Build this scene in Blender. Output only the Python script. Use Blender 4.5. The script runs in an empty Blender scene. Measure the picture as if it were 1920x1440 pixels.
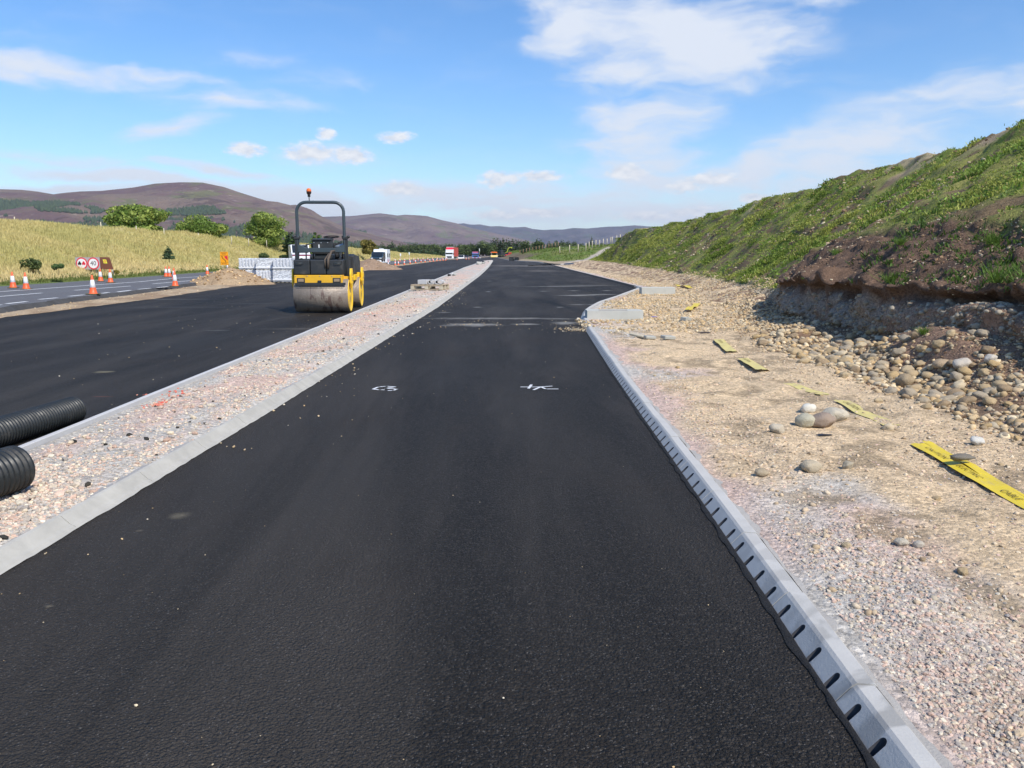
import bpy, bmesh, math, random
import numpy as np
from mathutils import Vector, Matrix, Euler

random.seed(7); RNG = np.random.default_rng(7)
R = math.radians
scene = bpy.context.scene
COL = scene.collection

# ------------------------------------------------------------------ camera
PITCH = math.atan(240/1490.0)
CAMH = 1.5
cam_d = bpy.data.cameras.new('camera'); cam = bpy.data.objects.new('camera', cam_d); COL.objects.link(cam)
cam.location = (0, 0, CAMH); cam.rotation_euler = (R(90)-PITCH, 0, 0)
cam_d.sensor_width = 36; cam_d.lens = 36*1490/1920.0; cam_d.clip_start = 0.05; cam_d.clip_end = 60000
scene.camera = cam

# ------------------------------------------------------------------ exposure
scene.view_settings.view_transform = 'Standard'; scene.view_settings.look = 'None'
scene.view_settings.exposure = 0.12; scene.view_settings.gamma = 1.0
scene.cycles.max_bounces = 6; scene.cycles.volume_bounces = 0

# ------------------------------------------------------------------ sun
SUN_AZ = 38.0      # degrees to the right of straight behind the camera
SUN_EL = 47.0
sd = Vector((math.sin(R(SUN_AZ))*math.cos(R(SUN_EL)), -math.cos(R(SUN_AZ))*math.cos(R(SUN_EL)), math.sin(R(SUN_EL))))
sl = bpy.data.lights.new('sun', 'SUN'); sl.energy = 4.8; sl.angle = R(0.5); sl.color = (1.0, 0.94, 0.84)
so = bpy.data.objects.new('sun', sl); COL.objects.link(so); so.rotation_euler = sd.to_track_quat('Z', 'Y').to_euler()
so.location = (20, -20, 30)

# ------------------------------------------------------------------ world: sky with clouds (laid out by compass direction)
world = bpy.data.worlds.new('World'); scene.world = world; world.use_nodes = True
wt = world.node_tree; wn = wt.nodes; wl = wt.links
for n in list(wn): wn.remove(n)
def N(t, nodes=None, **kw):
    n = (nodes or wn).new(t)
    for k, v in kw.items(): setattr(n, k, v)
    return n
def mathn(nt, op, a, b=None, c=None, clamp=False):
    n = nt.nodes.new('ShaderNodeMath'); n.operation = op; n.use_clamp = clamp
    for i, x in enumerate((a, b, c)):
        if x is None: continue
        if isinstance(x, (int, float)): n.inputs[i].default_value = x
        else: nt.links.new(x, n.inputs[i])
    return n.outputs[0]
def mixc(nt, f, a, b, mode='MIX'):
    n = nt.nodes.new('ShaderNodeMix'); n.data_type = 'RGBA'; n.blend_type = mode
    for i, x in ((0, f), (6, a), (7, b)):
        if isinstance(x, (int, float)): n.inputs[i].default_value = x
        elif isinstance(x, tuple): n.inputs[i].default_value = (x+(1,))[:4]
        else: nt.links.new(x, n.inputs[i])
    return n.outputs[2]
def maprange(nt, v, a, b, c=0.0, d=1.0, smooth=True):
    n = nt.nodes.new('ShaderNodeMapRange'); n.interpolation_type = 'SMOOTHSTEP' if smooth else 'LINEAR'
    nt.links.new(v, n.inputs[0])
    for i, x in enumerate((a, b, c, d)): n.inputs[i+1].default_value = x
    return n.outputs[0]
def noisen(nt, vec, scale, detail=4, rough=0.55, dist=0.0, dim='3D'):
    n = nt.nodes.new('ShaderNodeTexNoise'); n.noise_dimensions = dim
    n.inputs['Scale'].default_value = scale; n.inputs['Detail'].default_value = detail
    n.inputs['Roughness'].default_value = rough; n.inputs['Distortion'].default_value = dist
    if vec is not None: nt.links.new(vec, n.inputs['Vector'])
    return n.outputs['Fac']
def mapn(nt, vec, loc=(0,0,0), rot=(0,0,0), sc=(1,1,1), typ='TEXTURE'):
    n = nt.nodes.new('ShaderNodeMapping'); n.vector_type = typ
    n.inputs['Location'].default_value = loc; n.inputs['Rotation'].default_value = rot; n.inputs['Scale'].default_value = sc
    nt.links.new(vec, n.inputs['Vector']); return n.outputs[0]
def blob(nt, vec, cx, cy, hw, hh, rot=0.0):
    """1 in the middle of an ellipse, 0 at its rim"""
    v = mapn(nt, vec, (cx, cy, 0), (0, 0, R(rot)), (hw, hh, 1))
    l = nt.nodes.new('ShaderNodeVectorMath'); l.operation = 'LENGTH'; nt.links.new(v, l.inputs[0])
    return maprange(nt, l.outputs['Value'], 1.0, 0.0, 0, 1, False)

sky = N('ShaderNodeTexSky'); sky.sky_type = 'NISHITA'; sky.sun_disc = False
sky.sun_elevation = R(SUN_EL); sky.sun_rotation = math.atan2(sd.x, sd.y)
sky.air_density = 1.0; sky.dust_density = 0.4; sky.ozone_density = 2.0; sky.altitude = 200
tc = N('ShaderNodeTexCoord'); sep = N('ShaderNodeSeparateXYZ'); wl.new(tc.outputs['Generated'], sep.inputs[0])
azn = mathn(wt, 'ARCTAN2', sep.outputs[0], sep.outputs[1])
eln = mathn(wt, 'ARCSINE', sep.outputs[2])
comb = N('ShaderNodeCombineXYZ'); wl.new(mathn(wt, 'MULTIPLY', azn, 57.2958), comb.inputs[0]); wl.new(mathn(wt, 'MULTIPLY', eln, 57.2958), comb.inputs[1])
AE = comb.outputs[0]
def dirdeg(u, v):
    a = (u-960)/1490; b = (720-v)/1490
    x = a; y = math.cos(PITCH)+b*math.sin(PITCH); z = -math.sin(PITCH)+b*math.cos(PITCH)
    return math.degrees(math.atan2(x, y)), math.degrees(math.asin(z/math.sqrt(x*x+y*y+z*z)))
DPP = 57.2958/1490
# wisps: compass direction and size of each veil, in degrees
soft = [(1290, 75, 260, 78, 4, 1.15), (1080, 45, 130, 75, 10, .85), (1190, 130, 160, 50, -6, .85), (1200, 230, 150, 80, -12, .8),
        (120, 128, 250, 26, 3, .72), (20, 132, 140, 20, 0, .5), (300, 135, 170, 14, 4, .45), (410, 184, 150, 24, 0, .72), (560, 196, 120, 12, 2, .42),
        (320, 238, 110, 20, -12, .72), (60, 292, 170, 16, 0, .55), (600, 285, 110, 30, 0, .5),
        (330, 340, 300, 16, 3, 1.0), (120, 352, 180, 12, 0, .9), (150, 322, 230, 16, 0, .5), (420, 318, 120, 12, 6, .8), (560, 380, 260, 40, 4, .8), (900, 375, 420, 42, 0, .7),
        (1250, 335, 240, 46, 0, .62), (1400, 320, 190, 50, -14, .85), (1640, 250, 280, 70, -16, .7), (1780, 215, 190, 46, -6, .5), (1150, 400, 420, 30, 0, .8), (1600, 330, 300, 60, -8, .55),
        (1530, 0, 130, 26, 0, .6), (1900, 200, 80, 14, 0, .7), (700, 430, 420, 26, 0, .6), (1250, 305, 240, 36, 4, .6), (1000, 395, 180, 18, 0, .7), (1130, 270, 120, 30, 0, .5),
        (650, 150, 240, 30, 0, .22), (470, 110, 150, 18, -6, .3), (1500, 160, 330, 50, 0, .18), (60, 60, 200, 40, 0, .2)]
hard = [(655, 291, 48, 19), (580, 283, 60, 22), (745, 356, 50, 19), (745, 257, 42, 13), (1178, 321, 48, 19), (1290, 350, 42, 17), (940, 337, 56, 17),
        (1010, 330, 60, 12), (1405, 373, 40, 12), (1010, 400, 70, 10), (1210, 406, 80, 10), (930, 405, 60, 11), (1330, 338, 70, 14), (610, 248, 22, 14), (460, 278, 42, 14), (1290, 397, 60, 10)]
warp = N('ShaderNodeTexNoise'); warp.inputs['Scale'].default_value = .28; warp.inputs['Detail'].default_value = 4
wl.new(mapn(wt, AE, sc=(1.6, .8, 1)), warp.inputs['Vector'])
vm = N('ShaderNodeVectorMath', operation='MULTIPLY_ADD'); wl.new(warp.outputs['Color'], vm.inputs[0]); vm.inputs[1].default_value = (6, 2.2, 0)
va = N('ShaderNodeVectorMath', operation='ADD'); wl.new(AE, va.inputs[0]); va.inputs[1].default_value = (-3, -1.1, 0)
wl.new(va.outputs[0], vm.inputs[2]); AEW = vm.outputs[0]
def blobsum(lst, vec):
    acc = None
    for e in lst:
        u, v, hw, hh = e[:4]; rot = e[4] if len(e) > 4 else 0; w = e[5] if len(e) > 5 else 1.0
        az, el = dirdeg(u, v)
        b = blob(wt, vec, az, el, hw*DPP*1.12, hh*DPP*1.2, -rot)
        b = mathn(wt, 'MULTIPLY', b, w)
        acc = b if acc is None else mathn(wt, 'SMOOTH_MAX', acc, b, .12)
    return acc
n1 = noisen(wt, mapn(wt, AEW, sc=(2.6, .8, 1)), .45, 7, .55)
bs1 = blobsum(soft, AEW)
s1 = mathn(wt, 'ADD', bs1, mathn(wt, 'MULTIPLY', mathn(wt, 'MULTIPLY', mathn(wt, 'SUBTRACT', n1, .5), 1.5), maprange(wt, bs1, .0, .3, .1, 1)))
elv = mathn(wt, 'MULTIPLY', eln, 57.2958)
s1 = mathn(wt, 'ADD', s1, mathn(wt, 'MULTIPLY', maprange(wt, elv, 0, 9, 1, 0), .20))
m1 = maprange(wt, s1, .04, .80, 0, .94)
vm2 = N('ShaderNodeVectorMath', operation='MULTIPLY_ADD'); wl.new(warp.outputs['Color'], vm2.inputs[0]); vm2.inputs[1].default_value = (1.6, .8, 0)
va2 = N('ShaderNodeVectorMath', operation='ADD'); wl.new(AE, va2.inputs[0]); va2.inputs[1].default_value = (-.8, -.4, 0); wl.new(va2.outputs[0], vm2.inputs[2])
n2 = noisen(wt, mapn(wt, AE, sc=(1.3, .75, 1)), 1.3, 6, .6)
bs2 = blobsum(hard, vm2.outputs[0])
s2 = mathn(wt, 'ADD', bs2, mathn(wt, 'MULTIPLY', mathn(wt, 'MULTIPLY', mathn(wt, 'SUBTRACT', n2, .5), 1.5), maprange(wt, bs2, .0, .25, 0, 1)))
m2 = maprange(wt, s2, .10, .72, 0, .95)
n3 = noisen(wt, mapn(wt, AE, loc=(0, .35, 0), sc=(1.3, .75, 1)), 1.3, 6, .6)
shade = mathn(wt, 'ADD', mathn(wt, 'MULTIPLY', mathn(wt, 'SUBTRACT', n2, n3), 2.2), .62, clamp=True)
hsv = N('ShaderNodeHueSaturation'); hsv.inputs['Saturation'].default_value = 1.22; hsv.inputs['Value'].default_value = 1.0
wl.new(sky.outputs[0], hsv.inputs['Color'])
tint = mixc(wt, 1.0, hsv.outputs[0], (1.30, 1.46, 1.66), 'MULTIPLY')
c1 = mixc(wt, m1, tint, (7.6, 8.1, 9.0))
cc = mixc(wt, shade, (6.6, 7.1, 8.0), (9.2, 9.3, 9.5))
c2 = mixc(wt, m2, c1, cc)
world.cycles.sampling_method = 'MANUAL'; world.cycles.sample_map_resolution = 256
bg = N('ShaderNodeBackground'); bg.inputs['Strength'].default_value = 0.1; wl.new(c2, bg.inputs['Color'])
wo = N('ShaderNodeOutputWorld'); wl.new(bg.outputs[0], wo.inputs[0])

# ------------------------------------------------------------------ coordinates
def zg(y):
    """height of the valley floor / road along the view: level, then a faint rise"""
    y = np.asarray(y, float); return .65*(np.clip(y-80, 0, 340)/180)**1.3
CP, SP = math.cos(PITCH), math.sin(PITCH)
def ray(u, v):
    a = (u-960)/1490; b = (720-v)/1490
    return a, CP+b*SP, -SP+b*CP
def P(u, v, z=0.0):
    x, y, dz = ray(u, v); t = (CAMH-z)/(-dz); return Vector((x*t, y*t, z))
def PD(u, v, D):
    x, y, dz = ray(u, v); t = D/y; return Vector((x*t, D, CAMH+dz*t))
def PG(u, v, off=0.0):
    x, y, dz = ray(u, v); t = 1.0
    while t < 900 and CAMH+dz*t > float(zg(y*t))+off: t += .05 if t < 60 else .4
    return Vector((x*t, y*t, float(zg(y*t))+off))

# ------------------------------------------------------------------ numpy noise
def _h(ix, iy, iz, s):
    n = (ix*374761393 + iy*668265263 + iz*2147483647 + s*974634777) & 0xffffffff
    n = ((n ^ (n >> 13))*1274126177) & 0xffffffff
    n = ((n ^ (n >> 15))*2246822519) & 0xffffffff
    return ((n ^ (n >> 16)) & 0xffffff)/float(0xffffff)
def vnoise(x, y, z=0.0, s=0):
    x, y, z = np.broadcast_arrays(np.asarray(x, float), np.asarray(y, float), np.asarray(z, float))
    ix = np.floor(x).astype(np.int64); iy = np.floor(y).astype(np.int64); iz = np.floor(z).astype(np.int64)
    fx, fy, fz = x-ix, y-iy, z-iz
    fx, fy, fz = [f*f*(3-2*f) for f in (fx, fy, fz)]
    def c(a, b, d): return _h(ix+a, iy+b, iz+d, s)
    x00 = c(0,0,0)*(1-fx)+c(1,0,0)*fx; x10 = c(0,1,0)*(1-fx)+c(1,1,0)*fx
    x01 = c(0,0,1)*(1-fx)+c(1,0,1)*fx; x11 = c(0,1,1)*(1-fx)+c(1,1,1)*fx
    return (x00*(1-fy)+x10*fy)*(1-fz)+(x01*(1-fy)+x11*fy)*fz
def fbm(x, y, z=0.0, o=4, s=0, g=.5):
    a = 1.0; t = 0; r = 0
    for i in range(o):
        r = r+a*vnoise(np.asarray(x)*2**i+i*17.3, np.asarray(y)*2**i+i*9.1, np.asarray(z)*2**i, s+i); t += a; a *= g
    return r/t
def sst(a, b, x): t = np.clip((np.asarray(x, float)-a)/(b-a), 0, 1); return t*t*(3-2*t)

# ------------------------------------------------------------------ objects and properties
def S(r, g, b):
    f = lambda c: (c/255/12.92) if c/255 <= .04045 else ((c/255+.055)/1.055)**2.4
    return (f(r), f(g), f(b))
def tag(o, label=None, cat=None, group=None, kind=None):
    if label: o['label'] = label
    if cat: o['category'] = cat
    if group: o['group'] = group
    if kind: o['kind'] = kind
    return o
def empty(name, loc, rz=0.0, label=None, cat=None, group=None):
    o = bpy.data.objects.new(name, None); COL.objects.link(o); o.location = loc; o.rotation_euler = (0, 0, rz)
    o.empty_display_size = .2
    return tag(o, label, cat, group)
def link(name, me, mat=None, parent=None):
    o = bpy.data.objects.new(name, me); COL.objects.link(o)
    if mat is not None:
        for m in (mat if isinstance(mat, (list, tuple)) else [mat]): me.materials.append(m)
    if parent is not None: o.parent = parent
    return o
def copy_tree(o, parent=None):
    c = o.copy(); COL.objects.link(c)
    if parent is not None: c.parent = parent
    for ch in list(o.children): copy_tree(ch, c)
    return c
def npmesh(name, V, F, col=None, smooth=False, mi=None):
    """V (n,3), F (m,k) all faces with k corners"""
    V = np.asarray(V, np.float32); F = np.asarray(F, np.int32); k = F.shape[1]
    me = bpy.data.meshes.new(name)
    me.vertices.add(len(V)); me.vertices.foreach_set('co', V.ravel())
    me.loops.add(F.size); me.loops.foreach_set('vertex_index', F.ravel())
    me.polygons.add(len(F)); me.polygons.foreach_set('loop_start', np.arange(0, F.size, k, dtype=np.int32))
    me.polygons.foreach_set('loop_total', np.full(len(F), k, np.int32))
    if mi is not None: me.polygons.foreach_set('material_index', np.asarray(mi, np.int32))
    me.update(calc_edges=True)
    me.polygons.foreach_set('use_smooth', np.full(len(F), smooth, bool))
    if col is not None:
        a = me.color_attributes.new('col', 'FLOAT_COLOR', 'POINT')
        c = np.ones((len(V), 4), np.float32); c[:, :3] = col; a.data.foreach_set('color', c.ravel())
    return me

class MB:
    """collects shapes and makes ONE mesh of them"""
    def __init__(s): s.bm = bmesh.new()
    def box(s, x0, x1, y0, y1, z0, z1, bev=0.0, M=None, seg=1):
        b = bmesh.new(); bmesh.ops.create_cube(b, size=1.0)
        for v in b.verts: v.co = Vector(((x0+x1)/2+v.co.x*(x1-x0), (y0+y1)/2+v.co.y*(y1-y0), (z0+z1)/2+v.co.z*(z1-z0)))
        if bev: bmesh.ops.bevel(b, geom=b.edges[:], offset=bev, segments=seg, profile=.5, affect='EDGES')
        return s._add(b, M)
    def _add(s, b, M=None, smooth=False):
        if M is not None: b.transform(M)
        me = bpy.data.meshes.new('t'); 
        for f in b.faces: f.smooth = smooth
        b.to_mesh(me); b.free(); s.bm.from_mesh(me); bpy.data.meshes.remove(me); return s
    def cyl(s, a, b_, r0, r1=None, n=16, caps=True, smooth=True):
        a = Vector(a); b_ = Vector(b_); r1 = r0 if r1 is None else r1
        b = bmesh.new(); d = b_-a
        bmesh.ops.create_cone(b, cap_ends=caps, segments=n, radius1=r0, radius2=max(r1, 1e-4), depth=d.length)
        M = Matrix.Translation((a+b_)/2) @ d.to_track_quat('Z', 'Y').to_matrix().to_4x4()
        b.transform(M)
        for f in b.faces: f.smooth = smooth and len(f.verts) == 4
        me = bpy.data.meshes.new('t'); b.to_mesh(me); b.free(); s.bm.from_mesh(me); bpy.data.meshes.remove(me); return s
    def ball(s, c, r, n=12, sc=(1, 1, 1)):
        b = bmesh.new(); bmesh.ops.create_uvsphere(b, u_segments=n, v_segments=max(6, n//2), radius=r)
        for v in b.verts: v.co = Vector((c[0]+v.co.x*sc[0], c[1]+v.co.y*sc[1], c[2]+v.co.z*sc[2]))
        return s._add(b, None, True)
    def tube(s, pts, r, n=10):
        pts = [Vector(p) for p in pts]; rs = r if isinstance(r, (list, tuple)) else [r]*len(pts)
        rings = []; prev = None
        for i, p in enumerate(pts):
            t = (pts[min(i+1, len(pts)-1)]-pts[max(i-1, 0)]).normalized()
            if prev is None: nx = t.orthogonal().normalized()
            else: nx = (prev-t*prev.dot(t)).normalized()
            prev = nx; ny = t.cross(nx)
            rings.append([s.bm.verts.new(p+nx*rs[i]*math.cos(2*math.pi*k/n)+ny*rs[i]*math.sin(2*math.pi*k/n)) for k in range(n)])
        for i in range(len(rings)-1):
            for k in range(n):
                f = s.bm.faces.new((rings[i][k], rings[i][(k+1) % n], rings[i+1][(k+1) % n], rings[i+1][k])); f.smooth = True
        s.bm.faces.new(rings[0][::-1]); s.bm.faces.new(rings[-1]); return s
    def prism(s, poly, x0, x1, axis='x', bev=0.0, M=None, seg=1):
        """polygon in the two other axes, extruded along axis"""
        b = bmesh.new()
        def mk(p, d):
            if axis == 'x': return Vector((d, p[0], p[1]))
            if axis == 'y': return Vector((p[0], d, p[1]))
            return Vector((p[0], p[1], d))
        A = [b.verts.new(mk(p, x0)) for p in poly]; B = [b.verts.new(mk(p, x1)) for p in poly]
        n = len(poly); b.faces.new(A); b.faces.new(B[::-1])
        for i in range(n): b.faces.new((A[i], B[i], B[(i+1) % n], A[(i+1) % n]))
        bmesh.ops.recalc_face_normals(b, faces=b.faces[:])
        if bev: bmesh.ops.bevel(b, geom=b.edges[:], offset=bev, segments=seg, profile=.5, affect='EDGES')
        return s._add(b, M)
    def lathe(s, prof, c=(0, 0, 0), axis='z', n=24):
        """prof: list of (radius, height)"""
        rings = []
        for r, h in prof:
            ring = []
            for k in range(n):
                a = 2*math.pi*k/n; u, w = r*math.cos(a), r*math.sin(a)
                v = {'z': (u, w, h), 'x': (h, u, w), 'y': (u, h, w)}[axis]
                ring.append(s.bm.verts.new(Vector(c)+Vector(v)))
            rings.append(ring)
        for i in range(len(rings)-1):
            for k in range(n):
                f = s.bm.faces.new((rings[i][k], rings[i][(k+1) % n], rings[i+1][(k+1) % n], rings[i+1][k])); f.smooth = True
        return s
    def quad(s, *p): s.bm.faces.new([s.bm.verts.new(Vector(q)) for q in p]); return s
    def build(s, name, mat=None, parent=None, recalc=True, M=None):
        if recalc: bmesh.ops.recalc_face_normals(s.bm, faces=s.bm.faces[:])
        if M is not None: s.bm.transform(M)
        me = bpy.data.meshes.new(name); s.bm.to_mesh(me); s.bm.free()
        return link(name, me, mat, parent)

# ------------------------------------------------------------------ materials
def newmat(name):
    m = bpy.data.materials.new(name); m.use_nodes = True; nt = m.node_tree
    return m, nt, nt.nodes['Principled BSDF']
def coords(nt, world_space=False):
    if world_space: return nt.nodes.new('ShaderNodeNewGeometry').outputs['Position']
    return nt.nodes.new('ShaderNodeTexCoord').outputs['Object']
def setc(nt, inp, x):
    if isinstance(x, tuple): inp.default_value = (x+(1,))[:4] if len(x) == 3 else x
    elif isinstance(x, (int, float)): inp.default_value = x
    else: nt.links.new(x, inp)
def bumpn(nt, b, h, dist, strength=1.0):
    n = nt.nodes.new('ShaderNodeBump'); n.inputs['Distance'].default_value = dist; n.inputs['Strength'].default_value = strength
    nt.links.new(h, n.inputs['Height']); nt.links.new(n.outputs[0], b.inputs['Normal']); return n
def plain(name, col, rough=.5, metal=0.0, var=.12, scale=6.0, bump=0.0, dirt=None, spec=.5, coat=0.0):
    """painted / cast surface with faint blotches, optional dirt colour"""
    m, nt, b = newmat(name); co = coords(nt)
    n = noisen(nt, co, scale, 5, .6)
    c = mixc(nt, n, tuple(x*(1-var) for x in col), tuple(min(1, x*(1+var)) for x in col))
    if dirt:
        c = mixc(nt, maprange(nt, noisen(nt, co, scale*.6, 6, .7, .5), .5, .75, 0, dirt[1]), c, dirt[0])
    setc(nt, b.inputs['Base Color'], c); b.inputs['Metallic'].default_value = metal
    r = maprange(nt, noisen(nt, co, scale*2.3, 3), .3, .7, max(.03, rough-.1), min(1, rough+.1)); nt.links.new(r, b.inputs['Roughness'])
    b.inputs['Specular IOR Level'].default_value = spec
    if coat: b.inputs['Coat Weight'].default_value = coat; b.inputs['Coat Roughness'].default_value = .1
    if bump: bumpn(nt, b, noisen(nt, co, scale*8, 4), bump)
    return m
def attrmat(name, rough=.85, fine=0.0, fscale=60, bump=0.0, trans=0.0, ws=False, spec=.3):
    """colour comes from the mesh's own per-item colours"""
    m, nt, b = newmat(name); a = nt.nodes.new('ShaderNodeAttribute'); a.attribute_name = 'col'; c = a.outputs['Color']
    if fine or bump:
        co = coords(nt, ws); n = noisen(nt, co, fscale, 5, .65)
        if fine:
            g = maprange(nt, n, .25, .75, 1-fine, 1+fine, False)
            cm = nt.nodes.new('ShaderNodeVectorMath'); cm.operation = 'SCALE'; nt.links.new(c, cm.inputs[0]); nt.links.new(g, cm.inputs['Scale']); c = cm.outputs[0]
        if bump: bumpn(nt, b, n, bump)
    setc(nt, b.inputs['Base Color'], c); b.inputs['Roughness'].default_value = rough; b.inputs['Specular IOR Level'].default_value = spec
    if trans:
        tr = nt.nodes.new('ShaderNodeBsdfTranslucent'); nt.links.new(c, tr.inputs[0])
        mx = nt.nodes.new('ShaderNodeMixShader'); mx.inputs[0].default_value = trans
        nt.links.new(b.outputs[0], mx.inputs[1]); nt.links.new(tr.outputs[0], mx.inputs[2])
        nt.links.new(mx.outputs[0], nt.nodes['Material Output'].inputs['Surface'])
    return m

# new asphalt: coarse dark aggregate, sparkling chips, roller streaks, spilled dust of a given place and size
def asphalt(name, base=(.0235, .0200, .0168), dusts=(), pale=()):
    m, nt, b = newmat(name); co = coords(nt, True)
    v = nt.nodes.new('ShaderNodeTexVoronoi'); v.inputs['Scale'].default_value = 85; nt.links.new(co, v.inputs['Vector'])
    v2 = nt.nodes.new('ShaderNodeTexVoronoi'); v2.inputs['Scale'].default_value = 210; nt.links.new(co, v2.inputs['Vector'])
    sepc = nt.nodes.new('ShaderNodeSeparateColor'); nt.links.new(v.outputs['Color'], sepc.inputs[0])
    sepc2 = nt.nodes.new('ShaderNodeSeparateColor'); nt.links.new(v2.outputs['Color'], sepc2.inputs[0])
    big = noisen(nt, mapn(nt, co, sc=(1, 6, 1)), 1.1, 5, .6)
    c = mixc(nt, maprange(nt, big, .3, .7), tuple(x*.65 for x in base), tuple(x*1.7 for x in base))
    film = maprange(nt, noisen(nt, mapn(nt, co, sc=(1, 8, 1)), .75, 6, .66, .4), .44, .66, 0, .75)
    c = mixc(nt, film, c, tuple(x*3.4 for x in base))
    brown = maprange(nt, noisen(nt, co, .55, 5, .6, .4), .52, .72, 0, .55)
    c = mixc(nt, brown, c, (base[0]*1.75, base[1]*1.4, base[2]*1.1))
    c = mixc(nt, maprange(nt, sepc.outputs[0], .5, 1.0, 0, .8), c, tuple(x*2.5 for x in base))
    chips = maprange(nt, sepc2.outputs[1], .955, .99, 0, .5)
    c = mixc(nt, chips, c, (.22, .21, .2))
    pn = noisen(nt, co, 3.2, 6, .7, .6)
    for (cx, cy, hw, hh, rot, w, colr) in dusts:
        k = mathn(nt, 'ADD', blob(nt, co, cx, cy, hw, hh, rot), mathn(nt, 'MULTIPLY', mathn(nt, 'SUBTRACT', pn, .5), 1.3))
        k = maprange(nt, k, .25, 1.0, 0, w)
        c = mixc(nt, k, c, colr)
    setc(nt, b.inputs['Base Color'], c)
    b.inputs['Roughness'].default_value = .68; b.inputs['Specular IOR Level'].default_value = .2
    h = mathn(nt, 'ADD', mathn(nt, 'MULTIPLY', v.outputs['Distance'], -1.0), mathn(nt, 'MULTIPLY', noisen(nt, co, 60, 4, .7), .9))
    h = mathn(nt, 'ADD', h, mathn(nt, 'MULTIPLY', v2.outputs['Distance'], -.4))
    bumpn(nt, b, h, .024, 1.0)
    return m

def concrete(name, col, stain=.25, scale=3.0, wet=None, ws=True, fine=.004):
    m, nt, b = newmat(name); co = coords(nt, ws)
    n = noisen(nt, co, scale, 7, .62, .3); n2 = noisen(nt, co, scale*22, 4, .7)
    c = mixc(nt, n, tuple(x*(1-stain) for x in col), tuple(min(1, x*(1+stain*.5)) for x in col))
    c = mixc(nt, maprange(nt, n2, .62, .8, 0, .4), c, tuple(x*.55 for x in col))
    if wet:
        w = mathn(nt, 'MULTIPLY', maprange(nt, noisen(nt, mapn(nt, co, rot=(0, 0, R(35)), sc=(1.0, .55, 1)), 3.0, 3, .5, .8), .47, .60, 0, wet), blob(nt, co, 1.3, 1.9, 1.2, 2.6))
        w = mathn(nt, 'MULTIPLY', w, 2.2, clamp=True)
        c = mixc(nt, w, c, tuple(x*.62 for x in col))
    setc(nt, b.inputs['Base Color'], c); b.inputs['Roughness'].default_value = .8; b.inputs['Specular IOR Level'].default_value = .35
    bumpn(nt, b, noisen(nt, co, 90, 5, .7), fine*.5)
    return m

M_con = concrete('kerb_concrete', (.49, .48, .455), .22, 4.0, .6)
M_con2 = concrete('old_kerb_concrete', (.47, .45, .40), .42, 5.0)
M_edge = concrete('edging_concrete', (.53, .525, .52), .18, 4.0)
M_block = concrete('block_concrete', (.40, .40, .36), .3, 5.0, None, False)
M_mortar = concrete('mortar', (.42, .40, .37), .3, 7.0, None, True, .012)
M_black = plain('black_paint', (.024, .026, .028), .5, var=.3, scale=3, dirt=((.13, .115, .095), .55))
M_steelblack = plain('rollbar_paint', (.045, .062, .072), .4, var=.2, scale=5, dirt=((.11, .10, .09), .3))
M_yellow = plain('machine_yellow', (.86, .54, .02), .45, var=.08, scale=3, dirt=((.40, .25, .08), .5), coat=.1)
M_dirtyyellow = plain('soiled_yellow', (.72, .40, .02), .55, var=.2, scale=3, dirt=((.22, .14, .06), .9))
M_rubber = plain('black_rubber', (.014, .014, .015), .75, var=.2, scale=8)
M_glass = plain('dark_glass', (.015, .02, .025), .12, var=.1, scale=2, spec=.8)
M_hole = plain('dark_inside', (.006, .006, .007), .9, var=.1)
M_white = plain('white_paint', (.78, .79, .80), .35, var=.05, scale=3, dirt=((.45, .43, .40), .25))
M_signwhite = plain('sign_white', (.80, .80, .80), .4, var=.03)
M_signred = plain('sign_red', (.70, .02, .05), .4, var=.05)
M_signblack = plain('sign_black', (.02, .02, .022), .5, var=.05)
M_coneorange = plain('cone_orange', (.80, .115, .03), .5, var=.1, scale=6, dirt=((.35, .12, .07), .35))
M_conewhite = plain('cone_reflective_white', (.78, .78, .80), .35, var=.06, scale=6, dirt=((.45, .42, .40), .2))
M_galv = plain('galvanised_steel', (.42, .44, .46), .45, .6, var=.15, scale=8)
M_wood = plain('weathered_wood', (.40, .32, .22), .85, var=.3, scale=9, bump=.004)
M_palewood = plain('pale_fence_wood', (.52, .46, .34), .85, var=.25, scale=9, bump=.004)
M_orange = plain('sign_orange', (.90, .36, .01), .45, var=.04)
M_red = plain('red_curtain', (.52, .06, .035), .55, var=.1, scale=1)
M_blue = plain('blue_paint', (.05, .14, .36), .4, var=.1, scale=1)
M_orangepaint = plain('orange_paint', (.85, .16, .02), .45, var=.1)

# ================================================================== STRUCTURE
# --- edges of the roads in metres (x at distance y)
KR_y = [-2, 2.2, 2.8, 3.3, 4.5, 6.0, 7.4, 10.2, 13, 16.3, 19.0, 21.9, 25.2, 29.1, 34.8, 37.0]      # inner kerb line up to the corner
KR_x = [1.05, 1.086, 1.105, 1.125, 1.163, 1.20, 1.228, 1.30, 1.39, 1.50, 1.63, 1.97, 2.65, 3.75, 5.25, 5.85]
KR2_y = [39.0, 51, 69, 94, 145]
KR2_x = [5.98, 6.08, 6.18, 6.25, 6.1]
def kerb_right_x(y):
    return np.interp(y, KR_y+[37.5]+KR2_y+[170, 200, 310, 420], KR_x+[5.95]+KR2_x+[5.3, -.4, -6.0, -10])
def kerb_left_x(y): return np.interp(y, [-2, 3.6, 7.5, 23.4, 60, 110, 187, 205], [-2.50, -2.44, -2.37, -2.20, -2.45, -3.1, -4.4, -4.9])
def edging_x(y): return np.interp(y, [-2, 6.2, 11, 45, 100, 190, 207], [-3.72, -3.78, -3.88, -4.7, -6.0, -6.6, -5.6])
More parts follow.
